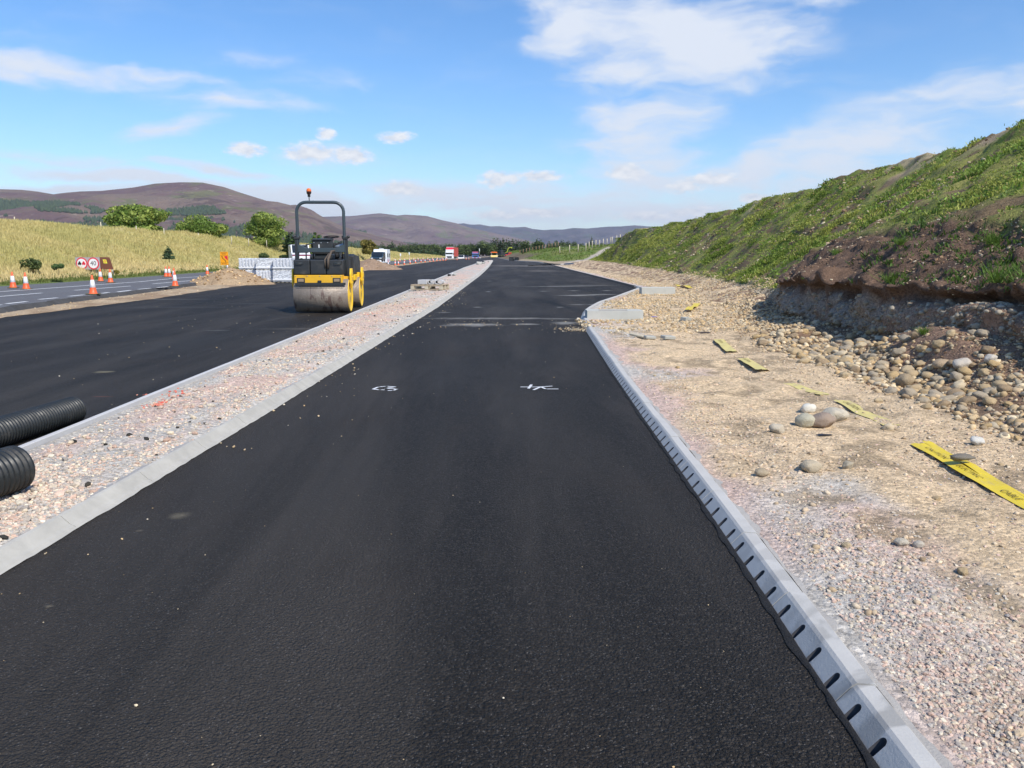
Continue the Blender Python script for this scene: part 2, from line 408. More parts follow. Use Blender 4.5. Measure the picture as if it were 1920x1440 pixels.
def far_edge_x(y): return np.interp(y, [-5, 19.9, 29, 40.7, 50.8, 82, 103, 118, 215, 260, 310, 420], [-12.7, -12.8, -13.05, -14.1, -14.2, -15.4, -16.2, -16.4, -18.2, -15.9, -12.8, -7])
def old_near_x(y): return np.interp(y, [-5, 21.6, 26, 33, 39.5, 52, 70, 90, 122, 170, 215, 260, 310, 420], [-13.1, -13.9, -14.7, -15.4, -16.3, -17.6, -19.2, -19.8, -18.9, -19.4, -20, -18.6, -16, -10])
def old_far_x(y): return np.interp(y, [-5, 22, 37.4, 43.7, 52.7, 75, 90, 122, 170, 215, 260, 310, 420], [-20.5, -22, -23.6, -23.9, -24.7, -27.0, -27.6, -26.2, -26, -26.3, -25, -22.5, -17])

def ystations(y0, y1, s0=.05, grow=.012):
    ys = [y0]
    while ys[-1] < y1: ys.append(ys[-1]+max(s0, abs(ys[-1])*grow))
    ys[-1] = y1; return np.array(ys)
def strip(name, ys, xa, xb, nx, off, mat, kind='structure', bump=0.0, zf=None):
    """sheet between two edge lines"""
    ys = np.asarray(ys); xa = np.asarray(xa); xb = np.asarray(xb)
    s = np.linspace(0, 1, nx)
    X = xa[:, None]*(1-s)+xb[:, None]*s; Y = np.repeat(ys[:, None], nx, 1)
    Z = zg(Y)+off
    if zf is not None: Z = Z+zf(X, Y, s[None, :])
    if bump: Z = Z+(fbm(X*.7, Y*.7, 0, 3, 5)-.5)*bump
    V = np.stack([X, Y, Z], -1).reshape(-1, 3)
    i = np.arange(len(ys)-1)[:, None]*nx+np.arange(nx-1)[None, :]
    F = np.stack([i, i+1, i+1+nx, i+nx], -1).reshape(-1, 4)
    o = link(name, npmesh(name, V, F, smooth=True), mat)
    if kind: o['kind'] = kind
    return o

# --- the valley floor: one sheet to the horizon
m, nt, b = newmat('valley_floor'); co = coords(nt, True)
c = mixc(nt, noisen(nt, co, .02, 5), (.075, .105, .03), (.16, .15, .06)); c = mixc(nt, maprange(nt, noisen(nt, co, .004, 4), .45, .6), c, (.05, .075, .03))
setc(nt, b.inputs['Base Color'], c); b.inputs['Roughness'].default_value = .95
M_valley = m
ys = np.concatenate([np.linspace(-60, 60, 13), np.linspace(80, 430, 36), np.array([600, 900, 1400, 2200, 3500, 6000, 9000, 12000])])
xs = np.concatenate([-np.array([12000, 8000, 5000, 3000, 1800, 1000, 600, 300, 150, 80, 40]), [0], np.array([40, 80, 150, 300, 600, 1000, 1800, 3000, 5000, 8000, 12000])])
X, Y = np.meshgrid(xs, ys); Z = zg(Y)-.12-.00*X
nx = len(xs); i = np.arange(len(ys)-1)[:, None]*nx+np.arange(nx-1)[None, :]
F = np.stack([i, i+1, i+1+nx, i+nx], -1).reshape(-1, 4)
o = link('ground', npmesh('ground', np.stack([X, Y, Z], -1).reshape(-1, 3), F, smooth=True), M_valley); o['kind'] = 'structure'

# --- new carriageway with the pull-in
TAN = (.30, .27, .23); PALE = (.42, .40, .36)
def dustp(u, v, hw, hh, w, col=PALE, rot=0):
    p = PG(u, v); return (p.x, p.y, hw, hh, rot, w, col)
dusts = [dustp(885, 609, 1.1, .75, 1.0), dustp(985, 608, .6, .4, .8), dustp(1062, 606, .6, .7, .8), dustp(1078, 618, .25, .35, .8), dustp(1045, 598, .8, .5, .35),
         dustp(880, 597, 1.9, .5, .55), dustp(970, 597, 2.0, .5, .6), dustp(1083, 554, 1.5, .7, .9), dustp(1120, 552, 1.5, .6, .9), dustp(1100, 535, 3, .8, .6), dustp(1050, 537, 3.4, .8, .65),
         dustp(1012, 508, 3.4, 10, .85, (.15, .13, .11)), dustp(960, 503, 4, 7, .22, (.16, .14, .12)), dustp(1000, 498.8, 8, 6, 1.0, TAN), dustp(950, 498.5, 6, 5, .95, TAN),
         dustp(985, 550, 1.5, 8, .55, (.10, .09, .08)), dustp(960, 530, 1.6, 16, .45, (.09, .082, .075)), dustp(940, 580, 1.5, 5, .5, (.10, .09, .08)), dustp(900, 520, 1.5, 22, .4, (.08, .075, .07)), dustp(930, 505, 2.4, 22, .5, (.09, .085, .08)), dustp(1010, 585, 1.0, 3, .4, (.09, .08, .07)), dustp(860, 700, .9, 3.5, .28, (.06, .056, .052)), dustp(980, 760, .7, 3, .25, (.06, .056, .052)), dustp(640, 900, .5, 1.8, .25, (.055, .052, .05)), dustp(1040, 570, .5, 9, .8, (.008, .008, .008), 9),
         dustp(895, 576, .28, .35, .8), dustp(1050, 576, .22, .3, .8), dustp(915, 547, .25, .5, .8), dustp(833, 586, .35, .35, .5), dustp(917, 527, .3, .7, .7),
         dustp(1020, 546, .4, .6, .6), dustp(1075, 545, .5, .7, .6), dustp(1138, 545, .4, .7, .7), dustp(1117, 571, .5, .5, .6), dustp(1083, 571, .5, .5, .5),
         dustp(335, 972, .10, .10, .55, (.30, .26, .18), 20), dustp(262, 1000, .05, .04, .5, (.30, .26, .18)), dustp(92, 1145, .035, .03, .5, (.30, .26, .18))]
M_asph = asphalt('new_asphalt', (.0240, .0205, .0172), dusts)
ysr = np.concatenate([ystations(-2.0, 145, .25, .03), ystations(147, 420, 2, .02)])
strip('road', ysr, kerb_left_x(ysr)+np.where(ysr > 205, -4.9-(-4.9), 0), kerb_right_x(ysr), 9, 0.0, M_asph)
dl = [dustp(198, 695, .25, .18, .7, (.38, .33, .2)), dustp(190, 741, .2, .05, .4, (.35, .12, .08)), dustp(455, 595, .4, .12, .2, (.35, .14, .10)), dustp(480, 568, 1.6, .5, .22, (.2, .19, .18)), dustp(560, 615, 1.6, .4, .3, (.25, .22, .18)),
      dustp(410, 618, .6, .2, .25), dustp(300, 560, 4, .5, .25), dustp(600, 545, 5, 6, .4, (.07, .068, .066)), dustp(330, 575, 3.5, .8, .4, (.09, .088, .085)), dustp(690, 530, 2, 14, .45, (.07, .068, .066)), dustp(830, 503, 3, 40, .6, (.08, .079, .08)), dustp(350, 640, 1.2, 4, .35, (.06, .058, .055)), dustp(200, 660, 1.0, 3, .3, (.06, .056, .05)), dustp(420, 560, 1.0, 9, .6, (.009, .009, .009))]
M_asph2 = asphalt('new_asphalt_wide', (.0240, .0205, .0172), dl)
yl = ystations(-5, 420, .4, .03)
strip('carriageway', yl, far_edge_x(yl), np.where(yl < 207, edging_x(yl)-.02, kerb_left_x(yl)-.004), 11, -.02, M_asph2)

# --- old road on the left, slightly raised, with its broken edge and markings
m, nt, b = newmat('old_asphalt'); co = coords(nt, True)
v = nt.nodes.new('ShaderNodeTexVoronoi'); v.inputs['Scale'].default_value = 60; nt.links.new(co, v.inputs['Vector'])
sc_ = nt.nodes.new('ShaderNodeSeparateColor'); nt.links.new(v.outputs['Color'], sc_.inputs[0])
c = mixc(nt, sc_.outputs[0], (.085, .083, .085), (.17, .165, .165)); c = mixc(nt, maprange(nt, noisen(nt, mapn(nt, co, sc=(1, 8, 1)), .8, 4), .4, .7, 0, .5), c, (.10, .09, .09))
setc(nt, b.inputs['Base Color'], c); b.inputs['Roughness'].default_value = .75; bumpn(nt, b, v.outputs['Distance'], .006)
M_old = m
yo = ystations(-5, 420, .25, .012)
rag = (fbm(yo*1.3, 0, 0, 4, 3)-.5)*.55
strip('old_road', yo, old_far_x(yo), old_near_x(yo)+rag, 8, .12, M_old)
M_broken = plain('broken_tarmac_edge', (.06, .058, .056), .95, var=.6, scale=2, bump=.03)
strip('road_edge', yo, old_near_x(yo)+rag, old_near_x(yo)+rag+.22+(fbm(yo*2, 4, 0, 3, 9)-.5)*.3, 4, .12, M_broken,
      zf=lambda X, Y, s: -s*.2+(fbm(X*6, Y*6, 0, 3, 4)-.5)*.06*(s > .1))
M_line = plain('road_line_paint', (.85, .85, .82), .6, var=.1, scale=3, dirt=((.4, .4, .39), .25))
def line_on_old(pix, w, name='road_line'):
    pts = [PG(u, v, .13) for u, v in pix]; L = MB()
    for a, b_ in zip(pts[:-1], pts[1:]):
        d = (b_-a); n = Vector((-d.y, d.x, 0)).normalized()*w/2
        k = max(1, int(d.length/6))
        for j in range(k):
            p, q = a+d*(j/k), a+d*((j+1)/k)
            p.z = float(zg(p.y))+.124; q.z = float(zg(q.y))+.124
            L.quad(p-n, q-n, q+n, p+n)
    return L
L = line_on_old([(-60, 550), (0, 546.5), (163, 535), (262, 528), (330, 521.5), (400, 516.5)], .14).build('road_line', M_line)
L['kind'] = 'structure'
for seg in [[(-30, 558), (79, 549)], [(140, 544), (245, 536)], [(286, 532), (357, 526)], [(395, 522), (440, 518)]]:
    o = line_on_old(seg, .13).build('road_line', M_line); o['kind'] = 'structure'
for seg in [[(-40, 574), (3, 571)], [(12, 569), (50, 565)], [(73, 561), (108, 558)], [(130, 555), (157, 552.5)], [(191, 549.5), (204, 548)], [(220, 547), (245, 544)], [(259, 542), (283, 540)], [(294, 539), (315, 537)]]:
    o = line_on_old(seg, .14).build('road_line', M_line); o['kind'] = 'structure'

# --- lofted ground: strings of (x, z) at distance y, joined into a dense surface
class Loft:
    def __init__(s, ys, cols, widths, disp=None, colour=None):
        """cols(y)-> x (ny,k), z (ny,k); widths: samples between neighbouring strings"""
        X, Z = cols(ys); k = X.shape[1]
        xs_, zs_, ts = [], [], []
        for j in range(k-1):
            n = widths[j]
            for q in range(n):
                f = q/n; xs_.append(X[:, j]*(1-f)+X[:, j+1]*f); zs_.append(Z[:, j]*(1-f)+Z[:, j+1]*f); ts.append(j+f)
        xs_.append(X[:, -1]); zs_.append(Z[:, -1]); ts.append(k-1)
        s.T = np.array(ts); s.X = np.stack(xs_, 1); s.Z = np.stack(zs_, 1); s.Y = np.repeat(ys[:, None], len(ts), 1)
        s.base = np.stack([s.X, s.Y, s.Z], -1)
        s.n = s.normals(s.base)
        s.G = s.base
        if disp is not None: s.G = disp(s)
        s.n = s.normals(s.G)
        s.C = colour(s) if colour is not None else None
    def normals(s, G):
        du = np.gradient(G, axis=0); dv = np.gradient(G, axis=1); n = np.cross(dv, du)
        n /= np.linalg.norm(n, axis=-1, keepdims=True)+1e-9; return n
    def mesh(s, name, mat, smooth=True):
        ny, nx = s.X.shape; i = np.arange(ny-1)[:, None]*nx+np.arange(nx-1)[None, :]
        F = np.stack([i, i+1, i+1+nx, i+nx], -1).reshape(-1, 4)
        return link(name, npmesh(name, s.G.reshape(-1, 3), F, None if s.C is None else s.C.reshape(-1, 3), smooth), mat)
    def scatter(s, n, weight):
        """n points on the surface; weight(loft)-> density per area at each grid cell"""
        G = s.G; e1 = G[1:, :-1]-G[:-1, :-1]; e2 = G[:-1, 1:]-G[:-1, :-1]
        A = np.linalg.norm(np.cross(e1, e2), axis=-1); W = np.clip(weight(s), 0, None)[:-1, :-1]*A
        cdf = np.cumsum(W.ravel()); cdf /= cdf[-1]
        k = np.searchsorted(cdf, RNG.random(n)); nx = A.shape[1]; i, j = k//nx, k % nx
        a, b_ = RNG.random(n)[:, None], RNG.random(n)[:, None]
        P_ = G[i, j]*(1-a)*(1-b_)+G[i+1, j]*a*(1-b_)+G[i, j+1]*(1-a)*b_+G[i+1, j+1]*a*b_
        return P_, s.n[i, j], s.T[j]

# --- right-hand side: gravel verge, sand track, cobble talus, cut face, soil, grass bank
def right_cols(y):
    k0 = kerb_right_x(y)+.138
    I = lambda ya, xa: np.interp(y, ya, xa)
    z0 = zg(y)
    s1 = np.maximum(k0+.7, I([0, 14, 17, 20], [2.25, 2.3, 2.7, 3.3]))
    s2 = np.maximum(s1+.6, I([0, 14, 17, 20, 24, 30], [3.0, 3.15, 3.9, 4.6, 5.3, 6.0]))
    s3 = np.maximum(s2+.8, I([0, 5, 13, 15, 17, 20, 24, 30, 40], [4.0, 4.25, 4.3, 4.7, 5.0, 5.7, 6.5, 7.2, 8.2]))
    s4 = np.maximum(s3+.3, I([0, 15, 17, 20, 24, 30, 40, 55, 75, 95, 115, 135], [5.75, 5.75, 5.85, 6.6, 7.6, 8.5, 9.2, 10.0, 10.8, 11.4, 12, 12.5]))
    z4 = I([0, 15, 20, 24, 30, 40, 55, 75, 95, 115], [.30, .28, .30, .33, .35, .38, .5, .6, .75, .8])
    s5 = s4+I([0, 15, 17, 20, 23, 28], [.16, .14, .12, .15, .28, .3])
    z5 = I([0, 8, 15, 17, 20, 23, 28, 40, 60, 115], [1.1, 1.12, 1.12, 1.1, .88, .6, .5, .5, .62, .9])
    s6 = I([0, 15, 18, 21, 25, 30, 40], [7.2, 7.2, 7.2, 7.7, 8.8, 9.2, 9.9]); s6 = np.maximum(s6, s5+.4)
    z6 = I([0, 15, 18, 21, 25, 30, 40, 60, 115], [1.95, 2.0, 1.86, 1.42, .88, .72, .72, .8, 1.0]); z6 = np.maximum(z6, z5+.1)
    rx = I([0, 22, 30, 62, 80, 95, 105, 120, 135], [13.5, 14, 15, 15.5, 15.5, 14.5, 13.8, 14.5, 16]); rx = np.maximum(rx, s6+1)
    rz = I([0, 10, 18, 22, 26, 30, 35, 37, 43, 50, 62, 80, 95, 103, 112, 120, 135], [6.0, 5.9, 5.5, 5.15, 5.0, 5.12, 5.2, 5.0, 4.85, 4.72, 4.60, 4.62, 4.5, 4.0, 3.0, 2.3, 1.8])
    X = np.stack([k0, k0+.25, s1, s2, s3, s4, s5, s6, rx, rx+4, rx+20, rx+70], 1)
    Z = np.stack([z0+.050, z0+.056, z0+.060, z0+.045, z0+.07, z4, z5, z6, rz, rz-.1, rz-1.2, rz*0], 1)
    return X, Z
def right_disp(s):
    G = s.base.copy(); T = s.T[None, :]; x, y = s.X, s.Y
    z = s.Z
    w_flat = (1-sst(3.9, 4.3, T))*sst(.1, .8, T); w_tal = sst(3.6, 4.2, T)*(1-sst(4.9, 5.05, T)); w_cut = sst(4.9, 5.1, T)*(1-sst(5.9, 6.05, T))
    w_soil = sst(5.9, 6.1, T)*(1-sst(6.9, 7.2, T)); w_gr = sst(6.9, 7.3, T)
    near = 1-sst(17, 24, y)
    d = w_flat*((fbm(x*.8, y*.8, 0, 3, 1)-.5)*.10+(fbm(x*5, y*5, 0, 4, 2)-.5)*.055+(fbm(x*13, y*13, 0, 3, 17)-.5)*.016)
    d = d+w_tal*((fbm(x*1.1, y*1.1, z, 3, 3)-.5)*.32+(fbm(x*6, y*6, z*6, 3, 4)-.5)*.06)
    d = d+w_cut*near*((fbm(x*1.0, y*1.0, z*1.0, 3, 6)-.5)*.7+(fbm(x*4, y*4, z*4, 5, 7)-.5)*.34+(fbm(x*10, y*10, z*10, 3, 18)-.5)*.09)
    d = d+w_soil*((fbm(x*.9, y*.9, 0, 3, 8)-.5)*.4+(fbm(x*3.2, y*3.2, z*3.2, 5, 9)-.5)*.36+(fbm(x*9, y*9, z*9, 3, 19)-.5)*.09)
    d = d+w_gr*(1-sst(9.5, 11, T))*((fbm(x*.32, y*.32, 0, 3, 10)-.5)*.5+(fbm(x*1.6, y*1.6, 0, 4, 11)-.5)*.34)
    G = G+s.n*d[..., None]*np.where(T < .05, 0, 1)[..., None]
    lip = np.exp(-((s.T-6.0)/.16)**2)[None, :]*near            # soil lip hanging over the cut
    G[..., 0] -= lip*(-.12+.52*fbm(y*2.1, z*2, 0, 5, 12)); G[..., 2] += lip*(fbm(y*3, 5, 0, 4, 14)-.6)*.35
    und = np.exp(-((s.T-5.72)/.22)**2)[None, :]*near           # undercut below it
    G[..., 0] += und*(.0+.20*fbm(y*2.0, z*3, 0, 4, 13))
    # promontory of slumped soil in front of the face around y = 11
    pr = np.exp(-((y-9.6)/1.5)**2)*sst(4.2, 4.9, T)*(1-sst(5.3, 5.9, T)); G[..., 2] += pr*.34; G[..., 0] -= pr*.25
    return G
SAND = np.array((.60, .455, .29)); GREY = np.array((.50, .465, .41)); PINK = np.array((.57, .42, .345))
SOIL = np.array((.145, .092, .062)); TAL = np.array((.20, .135, .085)); CUT = np.array((.27, .225, .18)); GR1 = np.array((.16, .20, .04)); GR2 = np.array((.25, .24, .07))
def mixv(a, b_, f): return a*(1-f[..., None])+b_*f[..., None]
def right_col(s):
    T = np.repeat(s.T[None, :], s.X.shape[0], 0); x, y, z = s.G[..., 0], s.G[..., 1], s.G[..., 2]
    n = fbm(x*.9, y*.9, 0, 4, 21); n2 = fbm(x*3.5, y*3.5, 0, 4, 22); n3 = fbm(x*14, y*14, z*14, 3, 23)
    C = mixv(np.broadcast_to(GREY, x.shape+(3,)), PINK, sst(.4, .62, fbm(x*.7, y*.5, 0, 3, 24)))
    C = mixv(C, SAND, sst(-.5, .5, (T-1.45)+(n-.5)*3.6))
    C = mixv(C, np.broadcast_to(SAND*.52, C.shape), sst(.54, .66, n2)*sst(.6, 1.4, T)*.8)                # damp brown patches
    C = mixv(C, TAL, sst(3.75, 4.15, T+(n2-.5)*.9))
    C = mixv(C, SOIL*1.3, sst(.5, .66, n2)*sst(3.9, 4.3, T)*.8)
    C = mixv(C, CUT, sst(4.95, 5.1, T)); C = mixv(C, SOIL*1.5, sst(.5, .62, fbm(x*2.2, y*2.2, z*2.2, 4, 27))*sst(4.9, 5.1, T)*.7)
    C = mixv(C, SOIL*.9, sst(5.5, 5.7, T+(n2-.5)*.5))
    C = mixv(C, SOIL, sst(5.9, 6.05, T))
    C = mixv(C, mixv(np.broadcast_to(SOIL*1.5, C.shape), SOIL*2.2, n), np.exp(-((y-9.6)/1.9)**2)*sst(4.1, 4.5, T+(n2-.5)*.6)*(1-sst(5.5, 5.9, T)))
    far = sst(19, 25, y)                                                                             # beyond the cut the toe is just stony ground
    C = mixv(C, mixv(np.broadcast_to(SAND, C.shape), np.broadcast_to(SOIL*1.6, C.shape), sst(.45, .6, n2)), far*sst(3.8, 4.2, T)*(1-sst(6.5, 7.2, T)))
    GRS = mixv(np.broadcast_to(GR1, C.shape), GR2, sst(.35, .65, n)); GRS = mixv(GRS, SOIL*1.1, sst(.52, .62, fbm(x*1.9, y*1.9, 0, 4, 25))*.85)
    GRS = mixv(GRS, SAND*.8, sst(.62, .72, fbm(x*.8, y*.5, 0, 3, 26))*sst(7.7, 7.95, T)*.8)
    C = mixv(C, GRS, sst(6.85, 7.1, T+(n-.5)*.5)*(1-far)+sst(5.2, 6.3, T+(n2-.5)*1.6)*far)
    return C*(.8+.4*n3[..., None])
yr = np.concatenate([np.arange(-1, 26, .055), ystations(26.05, 135, .1, .006)])
right = Loft(yr, right_cols, [3, 14, 16, 26, 26, 22, 26, 60, 6, 4, 3], right_disp, right_col)
m, nt, b = newmat('verge_ground'); co = coords(nt, True); a = nt.nodes.new('ShaderNodeAttribute'); a.attribute_name = 'col'
v = nt.nodes.new('ShaderNodeTexVoronoi'); v.inputs['Scale'].default_value = 42; nt.links.new(co, v.inputs['Vector'])
sv = nt.nodes.new('ShaderNodeSeparateColor'); nt.links.new(v.outputs['Color'], sv.inputs[0])
nn = noisen(nt, co, 26, 6, .7)
g = mathn(nt, 'MULTIPLY', maprange(nt, sv.outputs[0], 0, 1, .72, 1.32, False), maprange(nt, nn, .25, .75, .72, 1.28, False))
cm = nt.nodes.new('ShaderNodeVectorMath'); cm.operation = 'SCALE'; nt.links.new(a.outputs['Color'], cm.inputs[0]); nt.links.new(g, cm.inputs['Scale'])
setc(nt, b.inputs['Base Color'], cm.outputs[0]); b.inputs['Roughness'].default_value = .92; b.inputs['Specular IOR Level'].default_value = .2
h = mathn(nt, 'ADD', mathn(nt, 'MULTIPLY', v.outputs['Distance'], -.35), nn); bumpn(nt, b, h, .026, .9)
M_verge = m
o = right.mesh('embankment', M_verge); o['kind'] = 'structure'

# --- island between the carriageways: stony bed
def island_cols(y):
    a = edging_x(y)+.05; b_ = kerb_left_x(y)-.100; z = zg(y)
    X = np.stack([a, a*.8+b_*.2, a*.5+b_*.5, a*.2+b_*.8, b_], 1); Z = np.stack([z+.02, z+.05, z+.07, z+.075, z+.058], 1); return X, Z
def island_disp(s):
    G = s.base.copy(); w = sst(0, .5, s.T)*(1-sst(3.6, 4, s.T))
    G[..., 2] += w[None, :]*((fbm(s.X*1.6, s.Y*1.6, 0, 3, 31)-.5)*.10+(fbm(s.X*9, s.Y*9, 0, 3, 32)-.5)*.03); return G
def island_col(s):
    x, y = s.X, s.Y; n = fbm(x*1.3, y*.9, 0, 4, 33); C = mixv(np.broadcast_to(GREY*.95, x.shape+(3,)), PINK, sst(.38, .6, n))
    C = mixv(C, np.broadcast_to(GREY*.9, C.shape), (1-sst(.2, 1.0, s.T+(n-.5)))[:, :]*np.ones_like(x))
    C = mixv(C, np.broadcast_to(GREY*1.05, C.shape), sst(3.1, 3.7, s.T+(n-.5)))
    return C*(.85+.3*fbm(x*12, y*12, 0, 3, 34)[..., None])
yi = ystations(-1, 206, .06, .008)
island = Loft(yi, island_cols, [6, 8, 8, 6], island_disp, island_col)
o = island.mesh('island', M_verge); o['kind'] = 'structure'

# --- kerbs
def path_pts(ys, fx, off=0.0): return [Vector((float(fx(y)), float(y), float(zg(y))+off)) for y in ys]
def kerb_run(name, pts, prof, mat, block=.915, gap=.006, side=1, slots=None):
    """profile (offset away from the road, height) swept along pts; a joint after every block"""
    bm = bmesh.new(); acc = [0.0]
    for a, b_ in zip(pts[:-1], pts[1:]): acc.append(acc[-1]+(b_-a).length)
    def at(d):
        i = max(0, min(len(pts)-2, int(np.searchsorted(acc, d)-1))); f = (d-acc[i])/(acc[i+1]-acc[i]); return pts[i].lerp(pts[i+1], f), (pts[i+1]-pts[i]).normalized()
    def frame(d):
        p, t = at(d); p1, t1 = at(max(0, d-.3)); p2, t2 = at(min(acc[-1], d+.3)); t = (t1+t2+t).normalized()
        return p, Vector((t.y, -t.x, 0)).normalized()*side
    d = 0.0; i = 0
    while d < acc[-1]-.05:
        e = min(d+block, acc[-1]); n = max(1, int((e-d)/.45)) if slots is None else 1
        jit = random.uniform(-.003, .003); rings = []
        ds = [d+gap/2+(e-d-gap)*q/n for q in range(n+1)]
        for q in ds:
            p, nrm = frame(q); rings.append([bm.verts.new(p+nrm*(o_+jit)+Vector((0, 0, h+jit))) for o_, h in prof])
        k = len(prof)
        for r0, r1 in zip(rings[:-1], rings[1:]):
            for j in range(k-1):
                if slots and j == 1 and slots[0] <= ds[0] <= slots[1]: continue
                bm.faces.new((r0[j], r1[j], r1[j+1], r0[j+1]))
        bm.faces.new(rings[0]); bm.faces.new(rings[-1][::-1])
        if slots and slots[0] <= ds[0] <= slots[1]:
            # battered face with real oval openings
            A0, A1 = rings[0][1].co.copy(), rings[-1][1].co.copy(); B0, B1 = rings[0][2].co.copy(), rings[-1][2].co.copy()
            ns = slots[2]; inw = ((A1-A0).cross(B0-A0)).normalized()
            if inw.dot(frame(d)[1]) < 0: inw = -inw
            W = (A1-A0).length/ns; H = (B0-A0).length
            for sidx in range(ns):
                u0, u1 = sidx/ns, (sidx+1)/ns
                q = lambda u, v: (A0.lerp(A1, u)).lerp(B0.lerp(B1, u), v)
                cu = (u0+u1)/2; rw = .019/(W*ns); rv = .019/H; lo, hi = .03+rv, .86-rv
                outer, inner = [], []
                M_ = 16
                for a_ in range(M_):
                    th = 2*math.pi*(a_+.5)/M_; cx, sy = math.cos(th), math.sin(th)
                    inner.append((cu+rw*cx, (hi if sy > 0 else lo)+rv*sy))
                    mm = max(abs(cx), abs(sy)); outer.append((cu+(u1-u0)/2*cx/mm, .5+.5*sy/mm))
                # put real corners in
                for ci, (cc_, ss_) in enumerate(((1, 1), (-1, 1), (-1, -1), (1, -1))):
                    a_ = {0: 1, 1: 5, 2: 9, 3: 13}[ci]
                    outer[a_] = (cu+(u1-u0)/2*cc_, .5+.5*ss_)
                ov = [bm.verts.new(q(*c_)) for c_ in outer]; iv = [bm.verts.new(q(*c_)) for c_ in inner]
                dv = [bm.verts.new(q(*c_)+inw*.075) for c_ in inner]
                for a_ in range(M_):
                    b2 = (a_+1) % M_
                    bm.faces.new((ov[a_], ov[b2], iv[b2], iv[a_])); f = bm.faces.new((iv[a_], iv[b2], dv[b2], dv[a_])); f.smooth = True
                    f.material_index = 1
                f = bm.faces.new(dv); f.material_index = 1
        d = e; i += 1
    bmesh.ops.recalc_face_normals(bm, faces=bm.faces[:])
    me = bpy.data.meshes.new(name); bm.to_mesh(me); bm.free()
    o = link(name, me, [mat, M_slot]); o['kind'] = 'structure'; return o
M_slot = plain('slot_inside_shade', (.05, .05, .055), .9, var=.3, scale=20)  # dark colour on the concrete paints the shade inside the kerb openings
PR = [(-.004, -.06), (-.004, -.008), (.060, .060), (.074, .069), (.134, .066), (.142, .059), (.142, -.06)]
ysk = [y for y in np.arange(1.0, 16.9, .25)]
kerb_run('drainage_kerb', path_pts(ysk, kerb_right_x), PR, M_con, .75, .007, 1, slots=(-1, 99, 4))
kerb_run('kerb', path_pts([17.0, 17.8, 18.6, 19.3, 20, 20.8, 21.6, 22.5, 23.5, 24.5, 25.5, 27, 29, 31, 33, 35, 36.2], kerb_right_x, .012), PR, M_con, .915, .008)
kerb_run('kerb', [Vector((5.72, 36.4, .0)), Vector((5.88, 37.3, 0)), Vector((5.97, 38.2, 0)), Vector((5.99, 39, 0))]+path_pts([41, 45, 51, 60, 69, 80, 94, 110, 125, 145], kerb_right_x), PR, M_con, .915, .01)
kerb_run('kerb', path_pts([152, 160, 170, 180, 190, 200, 220, 250, 280, 310, 360], kerb_right_x), PR, M_con, 1.83, .01)
PL = [(0, -.06), (0, .006), (.010, .016), (.030, .024), (.070, .062), (.080, .071), (.100, .076), (.106, .070), (.106, -.05)]
ysl = np.concatenate([np.arange(1.5, 30, .5), np.arange(30, 206, 2)])
kerb_run('splayed_kerb', path_pts(ysl, kerb_left_x), PL, M_con2, .915, .006, -1)
PE = [(0, -.08), (0, .062), (.006, .068), (.044, .068), (.05, .062), (.05, -.08)]
kerb_run('edging_kerb', path_pts(np.concatenate([np.arange(1.5, 40, 1), np.arange(40, 207, 2)]), edging_x), PE, M_edge, .915, .006, 1)
# mortar haunch behind the left kerb
yh = ystations(1.5, 100, .06, .01)
strip('kerb_haunch', yh, kerb_left_x(yh)-.14-.13*fbm(yh*1.5, 1, 0, 4, 41), kerb_left_x(yh)-.104, 5, .066, M_mortar, zf=lambda X, Y, s: -.02*(1-s)+(fbm(X*9, Y*9, 0, 3, 42)-.5)*.02)
strip('kerb_haunch', yh, kerb_right_x(yh)+.142, kerb_right_x(yh)+.17+.12*fbm(yh*1.2, 1, 0, 4, 43), 5, .056, M_mortar, zf=lambda X, Y, s: -.012*s+(fbm(X*9, Y*9, 0, 3, 44)-.5)*.02)

strip('kerb_haunch', yh, kerb_left_x(yh)-.004, kerb_left_x(yh)+.003+.022*fbm(yh*9, 1, 0, 4, 45), 4, .0045, M_con2, zf=lambda X, Y, s: .006*(1-s)+(fbm(X*19, Y*19, 0, 3, 46)-.5)*.006)
ye = ystations(1.0, 17, .03, .004)
M_tar_shade = plain('tar_and_kerb_shade', (.006, .006, .007), .95, var=.3, scale=9, bump=.02)
strip('tar_and_shade_strip', ye, kerb_right_x(ye)-.010-.030*fbm(ye*9, 1, 0, 3, 47), kerb_right_x(ye)+.004, 4, .005, M_tar_shade, zf=lambda X, Y, s: .004*np.sin(s*3.14)+(fbm(X*30, Y*30, 0, 3, 48)-.5)*.006)

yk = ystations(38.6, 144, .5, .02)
strip('tar_and_shade_strip', yk, kerb_right_x(yk)-.16, kerb_right_x(yk)-.004, 3, .006, M_tar_shade, zf=lambda X, Y, s: .075*s)  # black strip sloping up the far kerb face, standing in for its shade

# --- sandy verge between the new carriageway and the old road
def verge_cols(y):
    a = old_near_x(y)+.15; b_ = far_edge_x(y)+.15; b_ = np.maximum(b_, a+.1); z = zg(y)
    return np.stack([a, a*.5+b_*.5, b_], 1), np.stack([z-.02, z+.03, z-.012], 1)
def verge_disp(s):
    G = s.base.copy(); w = np.minimum(s.T, 2-s.T)[None, :]; G[..., 2] += w*(fbm(s.X*1.5, s.Y*1.5, 0, 4, 51)-.5)*.16
    G[..., 0] += np.where(s.T > 1.95, 1, 0)[None, :]*(fbm(s.Y*1.5, 2, 0, 4, 52)-.5)*.3; return G
def verge_col(s):
    x, y = s.X, s.Y; n = fbm(x*1.2, y*1.2, 0, 4, 53)
    return mixv(np.broadcast_to(np.array((.42, .32, .21)), x.shape+(3,)), np.array((.30, .21, .13)), sst(.4, .65, n))*(.85+.3*fbm(x*8, y*8, 0, 3, 54)[..., None])
